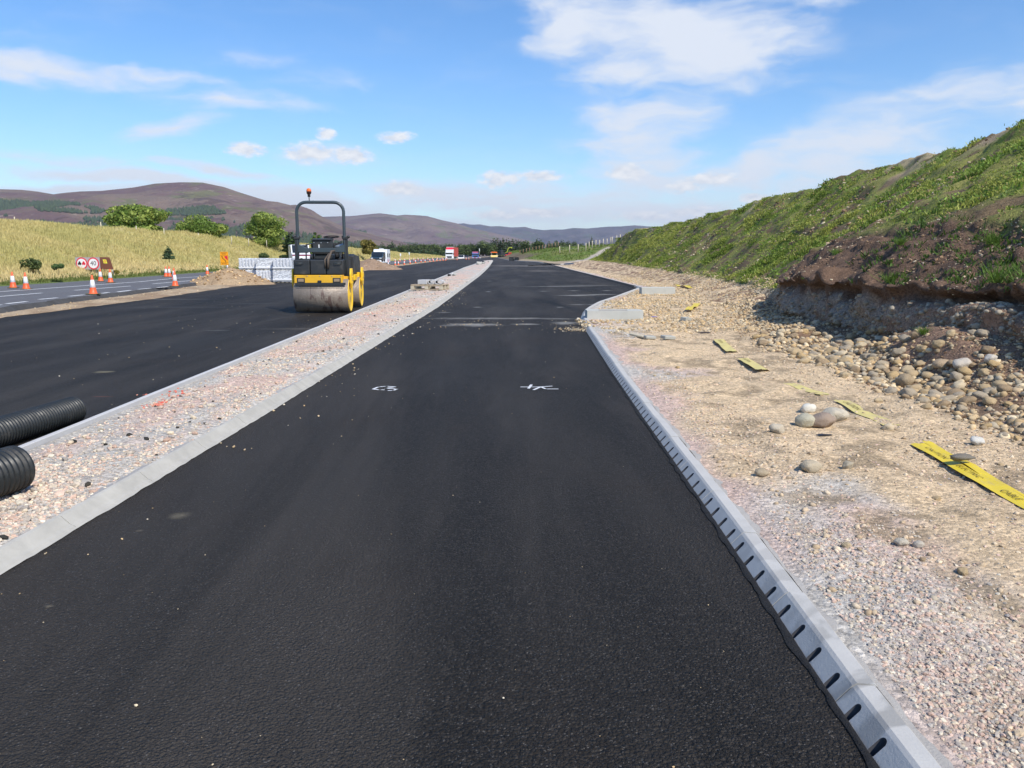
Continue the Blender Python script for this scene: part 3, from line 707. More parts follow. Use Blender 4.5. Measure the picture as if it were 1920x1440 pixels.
verge = Loft(ystations(-5, 420, .15, .01), verge_cols, [10, 10], verge_disp, verge_col)
o = verge.mesh('verge', M_verge); o['kind'] = 'structure'

# --- grass embankment on the left
def left_cols(y):
    I = lambda ya, xa: np.interp(y, ya, xa); z = zg(y)
    a = old_far_x(y)-.02; b0 = a-1.1
    rx = I([-5, 20, 60, 75, 95, 110, 130, 160, 215, 300, 330], [-37, -38, -38.5, -36.5, -35.5, -34, -32.5, -31.5, -30, -26.5, -24]); rx = np.minimum(rx, b0-2)
    rz = I([-5, 20, 60, 75, 95, 110, 130, 160, 215, 300, 330], [4.3, 4.2, 4.05, 4.0, 3.9, 3.6, 3.3, 2.95, 2.3, 1.5, 1.2])
    X = np.stack([a, b0, b0*.6+rx*.4, rx, rx-6, rx-30], 1)
    Z = np.stack([z+.11, z+.22, (z+.22)*.55+rz*.45+.12, rz, rz-.2, rz*0], 1); return X, Z
def left_disp(s):
    G = s.base.copy(); w = sst(.8, 1.5, s.T)[None, :]*(1-sst(4.2, 5, s.T))[None, :]
    G[..., 2] += w*((fbm(s.X*.25, s.Y*.25, 0, 3, 61)-.5)*.5+(fbm(s.X*1.2, s.Y*1.2, 0, 3, 62)-.5)*.12); return G
def left_col(s):
    x, y = s.X, s.Y; n = fbm(x*.35, y*.35, 0, 4, 63)
    C = mixv(np.broadcast_to(np.array((.42, .35, .15)), x.shape+(3,)), np.array((.36, .33, .12)), sst(.42, .62, n))
    C = mixv(np.broadcast_to(np.array((.12, .16, .04)), C.shape), C, sst(.5, 1.0, s.T)[None, :]*np.ones_like(x)); return C
left = Loft(ystations(-5, 330, .35, .012), left_cols, [4, 14, 16, 4, 3], left_disp, left_col)
M_leftground = attrmat('dry_grass_ground', .95, .35, 5, .05, ws=True)
o = left.mesh('grass_embankment', M_leftground); o['kind'] = 'structure'

# --- field rising on the far right, beyond the bank
def field_cols(y):
    k = kerb_right_x(y)+.3; hs = sst(165, 200, y); z = zg(y)
    xo = [0, 2.5, 5, 8, 11, 15, 22, 32, 60, 140, 300]
    base = np.array([.1, .15, .5, 1.1, 1.9, 2.4, 2.9, 3.4, 4.5, 6, 6]); X, Z = [], []
    for o_, h in zip(xo, base):
        X.append(k+o_*(.65 if True else 1)); Z.append(z+.1+(h-.1)*(.12+.88*hs)+(np.clip(o_-14, 0, 60)*.09)*np.clip((y-118)/40, 0, 1)*(1-hs)*.9)
    return np.stack(X, 1), np.stack(Z, 1)
def field_disp(s):
    G = s.base.copy(); G[..., 2] += sst(1, 3, s.T)[None, :]*(fbm(s.X*.3, s.Y*.3, 0, 4, 71)-.5)*.5; return G
def field_col(s):
    x, y, T = s.G[..., 0], s.G[..., 1], np.repeat(s.T[None, :], s.X.shape[0], 0); n = fbm(x*.3, y*.3, 0, 4, 72)
    C = mixv(np.broadcast_to(np.array((.12, .17, .03)), x.shape+(3,)), np.array((.17, .18, .05)), sst(.4, .6, n))
    C = mixv(np.broadcast_to(np.array((.36, .28, .19)), C.shape), C, sst(1.0, 2.2, T+(n-.5)*1.5)*sst(150, 172, y+(n-.5)*20))
    soil = (1-sst(3.2, 4.2, T+(n-.5)*2))*sst(196, 204, y)*(1-sst(300, 330, y)); C = mixv(C, np.broadcast_to(np.array((.16, .12, .07)), C.shape), soil)
    # pale track climbing to the right
    xt = np.interp(y, [118, 140, 165, 190, 230], [8, 10.5, 15, 24, 40]); C = mixv(C, np.broadcast_to(np.array((.44, .38, .31)), C.shape), (1-sst(1.0, 2.2, abs(x-xt)))*.0+(1-sst(1.2, 2.0, abs(x-xt)))*(y < 230))
    return C
field = Loft(ystations(117, 420, .6, .006), field_cols, [3, 4, 4, 4, 5, 6, 8, 8, 4, 3], field_disp, field_col)
o = field.mesh('field', attrmat('field_grass', .95, .35, 3, .05, ws=True)); o['kind'] = 'structure'

# ================================================================== hills
def hill_range(name, sky_pts, tc, tf, mat, seed, u0=-500, u1=2400, amp=.16):
    us = np.arange(u0, u1, 5.0); vs = np.interp(us, [p[0] for p in sky_pts], [p[1] for p in sky_pts])
    nrow = 60; S_ = np.linspace(0, 1.25, nrow)
    a = (us-960)/1490; b_ = (720-vs)/1490
    yy = CP+b_*SP; dz = -SP+b_*CP
    zc = CAMH+dz*tc; dirx = a/yy
    V = np.zeros((nrow, len(us), 3))
    for r, s in enumerate(S_):
        D = tf+(tc-tf)*min(s, 1)+max(0, s-1)*2500
        x = dirx*D; 
        # crest height, warped sideways so spurs and gullies run down
        wob = (fbm(us*.011, s*1.6, 0, 3, seed)-.5)*120*(1-s if s < 1 else 0)
        zc_ = np.interp(us+wob, us, zc)
        prof = math.sin(min(s, 1)*math.pi/2)**1.25 if s <= 1 else 1-(s-1)*2.2
        z = zc_*prof*(D/tc if s <= 1 else 1)
        rid = 1-abs(2*fbm(x*.0016+seed, D*.0010, 0, 4, seed+3)-1)
        w = math.sin(min(s, 1)*math.pi)
        z = z+w*(rid-.95)*zc_*amp*2.6+w*(fbm(x*.006, D*.004, 0, 4, seed+5)-.5)*zc_*amp*.7
        V[r, :, 0] = x; V[r, :, 1] = D; V[r, :, 2] = z-2
    nx = len(us); i = np.arange(nrow-1)[:, None]*nx+np.arange(nx-1)[None, :]
    F = np.stack([i, i+1, i+1+nx, i+nx], -1).reshape(-1, 4)
    o = link(name, npmesh(name, V.reshape(-1, 3), F, smooth=True), mat); o['kind'] = 'structure'
    return V
def hillmat(name, c1, c2, c3, c4, sc=1.0):
    m, nt, b = newmat(name); co = coords(nt, True)
    n = noisen(nt, co, .0022*sc, 8, .66, .6); n2 = noisen(nt, mapn(nt, co, sc=(1, 2.2, .35)), .0055*sc, 8, .68, .4)
    c = mixc(nt, maprange(nt, n, .42, .58), c1, c2); c = mixc(nt, maprange(nt, n2, .53, .62, 0, .8), c, c3)
    c = mixc(nt, maprange(nt, noisen(nt, mapn(nt, co, sc=(1, 1.5, .5)), .0045*sc, 7, .65, .5), .56, .62, 0, .6), c, tuple(x*.5 for x in c1))
    n3 = noisen(nt, mapn(nt, co, sc=(1, 1, .3)), .016*sc, 6, .7); c = mixc(nt, maprange(nt, n3, .60, .70, 0, .85), c, c4)
    setc(nt, b.inputs['Base Color'], c); b.inputs['Roughness'].default_value = .95; b.inputs['Specular IOR Level'].default_value = .1
    bumpn(nt, b, noisen(nt, co, .010*sc, 8, .7), 45); return m
M_hA = hillmat('heather_hill', (.17, .105, .100), (.23, .165, .125), (.17, .175, .07), (.42, .34, .27))
M_hB = hillmat('far_heather_hill', (.165, .115, .12), (.22, .165, .145), (.15, .16, .09), (.36, .30, .26), .8)
A_sky = [(-600, 372), (-300, 368), (-120, 352), (0, 357), (40, 358), (70, 361), (100, 366), (125, 363), (150, 361), (190, 360), (250, 354), (290, 347), (340, 344.5), (380, 345), (420, 353), (450, 363), (500, 378), (520, 380), (545, 386), (555, 385), (572, 390), (586, 396), (598, 404), (606, 408), (640, 424), (700, 440), (760, 455), (860, 475), (960, 482), (2500, 482)]
B_sky = [(-600, 482), (300, 470), (480, 420), (560, 409), (620, 407), (660, 406), (690, 403), (712, 401), (722, 402), (745, 405), (760, 403.5), (780, 404.5), (800, 406), (830, 414), (855, 419), (880, 427), (940, 440), (1040, 462), (1120, 480), (2500, 484)]
C_sky = [(-600, 482), (500, 470), (760, 430), (850, 421), (870, 419.5), (882, 422), (900, 421.5), (920, 425), (935, 424.5), (960, 427), (985, 426), (1000, 430), (1020, 432), (1035, 431), (1055, 431), (1075, 428), (1100, 429), (1140, 425.5), (1165, 425), (1190, 423), (1215, 425), (1260, 428), (1320, 432), (1500, 440), (2500, 446)]
HA = hill_range('heather_hill', A_sky, 3800, 1500, M_hA, 101, -600, 1100)
HB = hill_range('heather_hill', B_sky, 6200, 3600, M_hB, 131, 280, 1200, .18)
HC = hill_range('heather_hill', C_sky, 9500, 6500, hillmat('far_hill_haze_shadow', (.085, .078, .10), (.12, .10, .115), (.08, .095, .08), (.2, .18, .18), .6), 161, 480, 2400, .18)  # dark bluish colours carry cloud shadow and distance haze on this heather

# forests on the hillsides and the valley floor: countless conifers
def in_poly(px, py, poly):
    r = np.zeros(len(px), bool); n = len(poly)
    for i in range(n):
        x1, y1 = poly[i]; x2, y2 = poly[(i+1) % n]
        c = ((y1 > py) != (y2 > py)) & (px < (x2-x1)*(py-y1)/(y2-y1+1e-9)+x1); r ^= c
    return r
def to_pix(Pt):
    d = Pt-np.array((0, 0, CAMH)); fy = d[:, 1]*CP-d[:, 2]*SP; uz = d[:, 1]*SP+d[:, 2]*CP
    return 960+1490*d[:, 0]/fy, 720-1490*uz/fy
def cones_mesh(name, Pt, h, r, col, ns=5):
    n = len(Pt); a = np.linspace(0, 2*math.pi, ns, endpoint=False)
    V = np.zeros((n, 2*ns+1, 3)); 
    rot = RNG.random(n)[:, None]*6.28
    for lvl, (rr, hh) in enumerate(((.75, .05), (1.0, .28))):
        V[:, lvl*ns:(lvl+1)*ns, 0] = Pt[:, 0:1]+r[:, None]*rr*np.cos(a+rot); V[:, lvl*ns:(lvl+1)*ns, 1] = Pt[:, 1:2]+r[:, None]*rr*np.sin(a+rot); V[:, lvl*ns:(lvl+1)*ns, 2] = Pt[:, 2:3]+h[:, None]*hh
    V[:, 2*ns, 0] = Pt[:, 0]; V[:, 2*ns, 1] = Pt[:, 1]; V[:, 2*ns, 2] = Pt[:, 2]+h
    f = []
    for k in range(ns):
        q = (k+1) % ns; f += [(k, q, ns+q), (k, ns+q, ns+k), (ns+k, ns+q, 2*ns)]
    F = (np.array(f)[None]+(np.arange(n)*(2*ns+1))[:, None, None]).reshape(-1, 3)
    C = np.repeat(col, 2*ns+1, 0)
    return npmesh(name, V.reshape(-1, 3), F, C)
def forest_on(V, poly, n, h0, h1, name='forest'):
    nr, nc, _ = V.shape; out = []; tries = 0
    while sum(len(q) for q in out) < n and tries < 40:
        tries += 1
        r = RNG.random(60000)*(nr-12); c = RNG.random(60000)*(nc-1.01); i, j = r.astype(int), c.astype(int); fr, fc = (r-i)[:, None], (c-j)[:, None]
        Q = (V[i, j]*(1-fr)*(1-fc)+V[i+1, j]*fr*(1-fc)+V[i, j+1]*(1-fr)*fc+V[i+1, j+1]*fr*fc)
        u, v = to_pix(Q); jit = (fbm(u*.05, v*.2, 0, 3, 5)-.5)*14
        k = in_poly(u, v+jit*.6, poly) & (fbm(Q[:, 0]*.004, Q[:, 1]*.004, 0, 3, 8) > .40); out.append(Q[k])
    Q = np.concatenate(out)[:n]; h = RNG.uniform(h0, h1, len(Q)); r = h*RNG.uniform(.28, .42, len(Q))
    g = RNG.random(len(Q))[:, None]; C = np.array((.035, .055, .030))*(1-g)+np.array((.065, .09, .042))*g
    o = link(name, cones_mesh(name, Q, h, r, C), M_conif); tag(o, kind='stuff'); return o
M_conif = attrmat('conifer_foliage', .9, .3, .3, 0, ws=True)
forest_on(HA, [(-100, 372), (60, 380), (130, 383), (200, 396), (190, 399), (120, 399), (60, 397), (-100, 394)], 3600, 8, 16, 'hillside_forest')
forest_on(HA, [(300, 400), (340, 392), (400, 391), (425, 402), (380, 405), (300, 405)], 1000, 7, 13, 'hillside_forest')
forest_on(HA, [(-100, 403), (200, 408), (330, 412), (420, 414), (480, 424), (560, 438), (640, 450), (700, 460), (760, 470), (800, 484), (-100, 484)], 11000, 7, 13, 'valley_forest')
forest_on(HB, [(590, 425), (640, 428), (690, 438), (680, 444), (600, 440)], 900, 9, 16, 'hillside_forest')
forest_on(HB, [(620, 445), (700, 448), (780, 460), (850, 475), (620, 475)], 2500, 9, 16, 'valley_forest')

# ================================================================== stones
def ground_at(L, x, y):
    ys_ = L.Y[:, 0]; i = int(np.clip(np.searchsorted(ys_, y), 1, len(ys_)-1)); i = i if abs(ys_[i]-y) < abs(ys_[i-1]-y) else i-1
    m_ = int(np.searchsorted(L.T, 4.9)) if L is right else len(L.T)
    r = L.G[i]; o_ = np.argsort(r[:m_, 0]); return float(np.interp(x, r[:m_, 0][o_], r[:m_, 2][o_]))
def PT(u, v, L):
    x, y, dz = ray(u, v); t = 1.5
    while t < 400:
        if CAMH+dz*t < ground_at(L, x*t, y*t): break
        t += .02 if t < 40 else .2
    return Vector((x*t, y*t, ground_at(L, x*t, y*t)))
def ico(sub, seed, jit, flat=.72, octs=2):
    b = bmesh.new(); bmesh.ops.create_icosphere(b, subdivisions=sub, radius=1.0); b.verts.ensure_lookup_table()
    V = np.array([v.co[:] for v in b.verts]); F = np.array([[v.index for v in f.verts] for f in b.faces]); b.free()
    n = fbm(V[:, 0]*1.3+seed*3.1, V[:, 1]*1.3, V[:, 2]*1.3+seed, octs, seed)-.5
    V = V*(1+n[:, None]*jit); r = np.random.default_rng(seed); V = V*np.array((1, r.uniform(.68, .95), flat*r.uniform(.8, 1.1)))
    return V, F
ROUND = [ico(3, 200+k, .95, .68, 3) for k in range(10)]
PEB = [ico(2, 230+k, 1.05, .66) for k in range(10)]
CHIP = [ico(1, 260+k, 1.3, .65, 3) for k in range(10)]
def swarm(name, Pt, sz, col, protos, mat, sink=.25, tilt=.5, smooth=False, nrm=None):
    Vs, Fs, Cs = [], [], []; off = 0; which = RNG.integers(0, len(protos), len(Pt))
    for k, (V, F) in enumerate(protos):
        q = np.where(which == k)[0]; n = len(q)
        if n == 0: continue
        a = RNG.random(n)*6.283; tx = (RNG.random(n)-.5)*tilt*2; ty = (RNG.random(n)-.5)*tilt*2
        ca, sa, cx, sx, cy, sy = np.cos(a), np.sin(a), np.cos(tx), np.sin(tx), np.cos(ty), np.sin(ty)
        v = V[None]*sz[q][:, None, None]
        x = v[..., 0]*cy[:, None]+v[..., 2]*sy[:, None]; z = -v[..., 0]*sy[:, None]+v[..., 2]*cy[:, None]; y = v[..., 1]
        y2 = y*cx[:, None]-z*sx[:, None]; z2 = y*sx[:, None]+z*cx[:, None]
        X = x*ca[:, None]-y2*sa[:, None]; Y = x*sa[:, None]+y2*ca[:, None]
        up = sz[q]*(.62-sink)
        W = np.stack([X+Pt[q, 0:1], Y+Pt[q, 1:2], z2+Pt[q, 2:3]+up[:, None]], -1)
        if nrm is not None: W = W+nrm[q][:, None, :]*0
        Vs.append(W.reshape(-1, 3)); Fs.append((F[None]+(np.arange(n)*len(V))[:, None, None]).reshape(-1, 3)+off); Cs.append(np.repeat(col[q], len(V), 0)); off += n*len(V)
    me = npmesh(name, np.concatenate(Vs), np.concatenate(Fs), np.concatenate(Cs), smooth)
    return link(name, me, mat)
def pick(pal, n, var=.16):
    pal = np.array(pal); c = pal[RNG.integers(0, len(pal), n)]*np.array((1.03, 1.0, .94) if pal[0][2] == PAL_G[0][2] or len(pal) > 9 else (1.06, 1.0, .86)); return np.clip(c*(1+(RNG.random((n, 1))-.5)*2*var), 0, 1)
def psize(n, a, b_, k=2.2): return a+(b_-a)*RNG.random(n)**k
M_stone = attrmat('stone', .85, .22, 70, .003, ws=True)
PAL_G = [(.48, .42, .35), (.43, .38, .33), (.52, .40, .33), (.40, .37, .34), (.56, .48, .37), (.50, .36, .29), (.33, .30, .28), (.60, .55, .46)]
PAL_T = [(.52, .42, .29), (.44, .34, .22), (.38, .33, .26), (.60, .52, .40), (.30, .24, .17), (.46, .37, .27), (.50, .37, .22), (.40, .36, .30)]
PAL_S = [(.40, .33, .26), (.28, .20, .14), (.50, .44, .36), (.20, .13, .09), (.24, .16, .11)]
near = lambda s, k=1.3: 1/np.maximum(s.Y, 2)**k
def rt(s): return np.repeat(s.T[None, :], s.X.shape[0], 0)
def band(T, a, b_, c, d): return sst(a, b_, T)*(1-sst(c, d, T))
nz = lambda s, k, sd: sst(.38, .62, fbm(s.X*k, s.Y*k, 0, 3, sd))
def scat(L, n, w, sz, pal, protos, name='gravel', sink=.25, tilt=.5, smooth=False, mat=None, var=.16, ymin=None):
    Pt, nr, T = L.scatter(n, w); n = len(Pt); s_ = sz(n) if callable(sz) else sz
    s_ = s_*np.clip(.8+Pt[:, 1]*.02, 1, 1.35)
    return swarm(name, Pt, s_, pick(pal, n, var), protos, mat or M_stone, sink, tilt, smooth)
stuff = []
stuff.append(scat(right, 30000, lambda s: near(s, 1.9)*(s.Y < 30)*(s.Y > 1.2)*(band(rt(s), .1, .5, 1.2, 1.9)*(.25+nz(s, .9, 81))+.12*band(rt(s), 1.3, 2.2, 3.8, 4.5)), lambda n: psize(n, .0025, .0125, 2.8), PAL_G+[(.56, .42, .36), (.52, .38, .31)], CHIP, 'gravel', .48))
stuff.append(scat(right, 8000, lambda s: near(s, 1.7)*(s.Y < 26)*(s.Y > 1.3)*band(rt(s), .6, 1.3, 3.6, 4.0)*(.12+nz(s, 1.1, 181)**2)*(1-.75*band(rt(s), 1.8, 2.1, 2.5, 2.9)), lambda n: psize(n, .003, .020, 3.2), [(.52, .42, .33), (.56, .44, .36), (.46, .38, .30), (.40, .32, .24), (.60, .52, .43)], CHIP, 'gravel', .45))
stuff.append(scat(right, 2600, lambda s: near(s, 1.6)*(s.Y > 1.3)*(s.Y < 40)*band(rt(s), .15, .5, 3.6, 4.2)*(.12+nz(s, .8, 82))*(1-.8*band(rt(s), 1.6, 2.0, 2.6, 3.2)), lambda n: psize(n, .006, .024, 3.2), [(.52, .43, .34), (.46, .38, .30), (.42, .38, .33), (.58, .50, .42), (.38, .30, .22)], CHIP+PEB[:4], 'pebbles', .45, smooth=True))
stuff.append(scat(right, 6500, lambda s: near(s, .9)*(s.Y > 3)*(s.Y < 24)*(band(rt(s), 3.65, 4.0, 4.35, 4.7)+.28*band(rt(s), 4.3, 4.6, 4.9, 5.05))*(.08+nz(s, 1.1, 83))*(1-.7*np.exp(-((s.Y-9.4)/1.8)**2)*sst(4.0, 4.4, rt(s))), lambda n: psize(n, .012, .055, 2.2), PAL_T, PEB+CHIP[:5], 'cobble_scree', .42, smooth=True))
stuff.append(scat(right, 16000, lambda s: near(s, .9)*(s.Y > 3)*(s.Y < 24)*band(rt(s), 3.6, 4.0, 5.0, 5.4)*(.15+nz(s, 1.3, 183)), lambda n: psize(n, .006, .026, 2.4), [(.30, .21, .14), (.22, .15, .10), (.42, .34, .25), (.50, .42, .32), (.36, .28, .20)], CHIP, 'talus_fines', .35))
stuff.append(scat(right, 3000, lambda s: near(s, .8)*(s.Y > 4)*(s.Y < 26)*band(rt(s), 4.9, 5.0, 5.45, 5.7), lambda n: psize(n, .010, .06, 3.2), [(.30, .27, .23), (.22, .19, .16), (.36, .33, .29)], PEB, 'cut_face_stones', .8, smooth=True))
stuff.append(scat(right, 5200, lambda s: near(s, .8)*(s.Y > 4)*(s.Y < 24)*band(rt(s), 5.8, 6.0, 6.9, 7.2)*(.2+nz(s, .8, 84)), lambda n: psize(n, .007, .034, 3.2), PAL_S, CHIP, 'soil_stones', .45))
stuff.append(scat(right, 2500, lambda s: near(s, .4)*(s.Y > 8)*band(rt(s), 6.9, 7.2, 7.9, 8.2)*sst(.5, .7, fbm(s.X*.7, s.Y*.7, 0, 3, 85)), lambda n: psize(n, .02, .07, 2.4), PAL_S, CHIP, 'bank_stones', .35))
stuff.append(scat(right, 15000, lambda s: (s.Y > 15)*(s.Y < 60)*near(s, 1.1)*band(rt(s), .3, .8, 6.6, 7.0)*(.2+nz(s, .5, 86))*np.where((s.Y < 24) & (rt(s) > 4.9), 0, 1), lambda n: psize(n, .010, .040, 2.8), PAL_T, CHIP, 'toe_stones', .4))
stuff.append(scat(right, 1500, lambda s: (s.Y > 17)*(s.Y < 31)*band(rt(s), .4, .8, 3, 4)*nz(s, .8, 87), lambda n: psize(n, .012, .045, 2.8), PAL_T, PEB, 'pebbles', .4, smooth=True))
stuff.append(scat(island, 34000, lambda s: near(s, 1.6)*(s.Y > 2.2)*(s.Y < 60)*band(rt(s), .05, .6, 3.5, 3.95)*(.25+nz(s, 1.2, 88)), lambda n: psize(n, .004, .017, 2.4), [tuple(c_*1.12 for c_ in q_) for q_ in PAL_G]+[(.60, .49, .40), (.56, .40, .33)], CHIP, 'gravel', .42))
stuff.append(scat(island, 900, lambda s: near(s, 1.4)*(s.Y > 2.5)*(s.Y < 50)*band(rt(s), .3, .8, 3.3, 3.8), lambda n: psize(n, .018, .036, 2.0), PAL_G, CHIP, 'gravel', .3))
stuff.append(scat(island, 130, lambda s: (s.Y > 3)*(s.Y < 50)*near(s, 1)*band(rt(s), .1, .4, 3.7, 4), lambda n: psize(n, .012, .03, 1.5), [(.03, .03, .03), (.05, .045, .04)], CHIP, 'tarmac_crumbs', .3))
stuff.append(scat(verge, 1300, lambda s: near(s, .8)*(s.Y > 15)*(s.Y < 90), lambda n: psize(n, .006, .026, 3), PAL_T, CHIP, 'gravel', .3))
# loose chips lying on the asphalt
def road_chips(n, f, sz, pal=PAL_T+[(.6, .56, .5)]):
    Pt = np.array([f() for _ in range(n)]); o = swarm('loose_chips', Pt, sz(n), pick(pal, n), CHIP, M_stone, .2); stuff.append(o)
def on_road():
    while True:
        y = 2.0+38*random.random()**1.7; xl, xr = float(kerb_left_x(y)), float(kerb_right_x(y)); x = random.uniform(xl+.05, xr-.05)
        if random.random() < (.35 if y < 15 else 1): return (x, y, 0.001)
def on_left():
    y = 6+45*random.random()**1.4; return (random.uniform(float(far_edge_x(y))+.2, float(edging_x(y))-.1), y, -.019)
road_chips(420, on_road, lambda n: psize(n, .002, .0075, 2.6)); road_chips(380, on_left, lambda n: psize(n, .004, .015, 2.4))
def near_spill(u, v, s):
    c = PG(u, v)
    return lambda: (c.x+random.gauss(0, s*1.4), c.y+random.gauss(0, s*1.6), .001+random.random()*.02)
road_chips(170, near_spill(1080, 619, .16), lambda n: psize(n, .006, .024, 1.8)); road_chips(90, near_spill(880, 609, .45), lambda n: psize(n, .006, .02)); road_chips(40, near_spill(1060, 607, .4), lambda n: psize(n, .006, .02))
road_chips(120, lambda: (float(kerb_right_x(17.0))+random.uniform(-.12, .3), random.uniform(16.2, 17.9), .03+random.random()*.07), lambda n: psize(n, .014, .04, 1.8))
road_chips(160, lambda: (lambda y: (float(kerb_left_x(y))+abs(random.gauss(.05, .25)), y, .002))(random.uniform(6, 34)), lambda n: psize(n, .005, .018))
for o in stuff: tag(o, kind='stuff')

# individual cobbles
m, nt, b = newmat('cobble_stone'); co = coords(nt); oi = nt.nodes.new('ShaderNodeObjectInfo')
cr = nt.nodes.new('ShaderNodeValToRGB'); cr.color_ramp.interpolation = 'CONSTANT'
pal = [(.54, .45, .32), (.44, .35, .23), (.42, .37, .30), (.62, .55, .44), (.34, .26, .18), (.50, .40, .27), (.40, .36, .31), (.52, .39, .22)]
while len(cr.color_ramp.elements) < len(pal): cr.color_ramp.elements.new(.5)
for i, e in enumerate(cr.color_ramp.elements): e.position = i/len(pal); e.color = (pal[i][0]*1.06, pal[i][1], pal[i][2]*.86, 1)
nt.links.new(oi.outputs['Random'], cr.inputs[0])
n_ = noisen(nt, co, 2.2, 6, .65); c = mixc(nt, n_, cr.outputs[0], (.30, .22, .14)); c = mixc(nt, .6, c, cr.outputs[0]); c = mixc(nt, maprange(nt, noisen(nt, co, 9, 4), .6, .75, 0, .35), c, (.6, .58, .52))
setc(nt, b.inputs['Base Color'], c); b.inputs['Roughness'].default_value = .8; b.inputs['Specular IOR Level'].default_value = .3; bumpn(nt, b, noisen(nt, co, 14, 5, .6), .05, .5)
M_cob = m
def cobmat(name, col):
    mm, nt2, b2 = newmat(name); c0 = coords(nt2)
    n2_ = noisen(nt2, c0, 2.0, 6, .65); cc2 = mixc(nt2, n2_, tuple(x*.75 for x in col), tuple(min(1, x*1.2) for x in col))
    setc(nt2, b2.inputs['Base Color'], cc2); b2.inputs['Roughness'].default_value = .8; b2.inputs['Specular IOR Level'].default_value = .3; bumpn(nt2, b2, noisen(nt2, c0, 12, 5, .6), .05, .5); return mm
cob_me = []
for k, (V, F) in enumerate(ROUND):
    me = npmesh('cobble', V, F, None, True); me.materials.append(M_cob); cob_me.append(me)
def cobble(p, s, label, group=None, mat=None, sink=.38, tilt=.35, shape=None, name='cobble', rz=None):
    o = bpy.data.objects.new(name, shape or random.choice(cob_me)); COL.objects.link(o); o.location = (p[0], p[1], p[2]+s*(.62-sink)); o.scale = (s, s, s)
    o.rotation_euler = (random.uniform(-tilt, tilt), random.uniform(-tilt, tilt), random.uniform(0, 6.28) if rz is None else rz)
    if mat: o.material_slots[0].link = 'OBJECT'; o.material_slots[0].material = mat
    return tag(o, label, 'stone', group)
Pt, nr, T = right.scatter(3000, lambda s: (s.Y > 4.6)*(s.Y < 22)*((band(rt(s), 3.6, 3.95, 4.4, 4.75)+.25*band(rt(s), 4.4, 4.6, 4.95, 5.1))*(.1+nz(s, .9, 91))*(1-.6*np.exp(-((s.Y-9.4)/1.8)**2)*sst(4.1, 4.5, rt(s)))))
sz = psize(len(Pt), .028, .085, 2.8); order = np.argsort(-sz/Pt[:, 1]*(1+.0*sz))
kept = []
for i in order:
    p = Pt[i]; uv = to_pix(p[None]); 
    if not (0 < uv[0][0] < 1940 and 0 < uv[1][0] < 1440): continue
    if any((p[0]-q[0])**2+(p[1]-q[1])**2 < (sz[i]+s_)**2*.8 for q, s_ in kept): continue
    kept.append((p, sz[i]))
    if len(kept) >= 165: break
for p, s_ in kept: cobble(p, s_, 'rounded beige cobble in the loose talus heaped under the dark cut face', 'loose cobbles under the cut face')
Pt, nr, T = right.scatter(900, lambda s: near(s, 1.1)*(s.Y > 2.6)*(s.Y < 16)*band(rt(s), .7, 1.2, 3.6, 4.0)*nz(s, .7, 92)*(1-.85*band(rt(s), 1.7, 2.0, 2.5, 3.0)))
n_c = 0
for p in Pt:
    uv = to_pix(p[None])
    if not (0 < uv[0][0] < 1925 and 0 < uv[1][0] < 1440): continue
    cobble(p,   .016+.036*random.random()**2.4, 'small rounded cobble half sunk in the pale gravel verge beside the slotted kerb', 'cobbles scattered on the gravel verge'); n_c += 1
    if n_c >= 34: break
def named_cob(u, v, s, col, label, shape=0, sink=.15, L=right, rz=.4):
    p = PT(u, v, L); return cobble(p, s, label, None, cobmat('boulder_stone', col), sink, .15, cob_me[shape], 'boulder', rz)
named_cob(1802, 690, .10, (.56, .50, .42), 'large pale cream boulder at the upper edge of the cobble talus', 1)
named_cob(1857, 681, .075, (.62, .57, .49), 'whitish round boulder below the dark cut face, right of the cream one', 2)
named_cob(1766, 692, .10, (.45, .34, .22), 'brown round boulder leaning beside the large cream boulder', 3)
named_cob(1695, 724, .115, (.36, .28, .18), 'big brown boulder alone at the lower edge of the talus, beside the sand track', 4)
named_cob(1537, 800, .105, (.34, .26, .20), 'reddish brown egg shaped boulder in front of the white angular one', 5)
named_cob(1566, 790, .11, (.56, .50, .39), 'large angular off-white boulder by the yellow tape', 6)
named_cob(1516, 773, .075, (.72, .69, .60), 'small white round boulder at the back of the trio by the tape', 7)
named_cob(1510, 798, .08, (.50, .46, .34), 'greenish beige boulder tucked against the reddish brown one', 8)
named_cob(1458, 812, .07, (.55, .48, .37), 'flat pale boulder half buried in gravel, left of the boulder trio', 9)
named_cob(1520, 884, .066, (.50, .42, .30), 'flat oval boulder on the damp brown patch in the gravel', 0)
named_cob(1590, 878, .042, (.44, .38, .28), 'small dull boulder right of the flat oval one', 2)
named_cob(1831, 833, .055, (.64, .62, .56), 'white boulder with a smaller beige stone beside it, above the yellow tape', 1)
named_cob(1428, 892, .042, (.42, .34, .23), 'small brown boulder lying loose beside the kerb gravel', 3)
named_cob(1690, 1024, .032, (.54, .48, .38), 'pale pointed boulder on the gravel in the right foreground', 6)
named_cob(1722, 1026, .026, (.55, .49, .40), 'pale boulder touching the pointed one in the right foreground', 8)

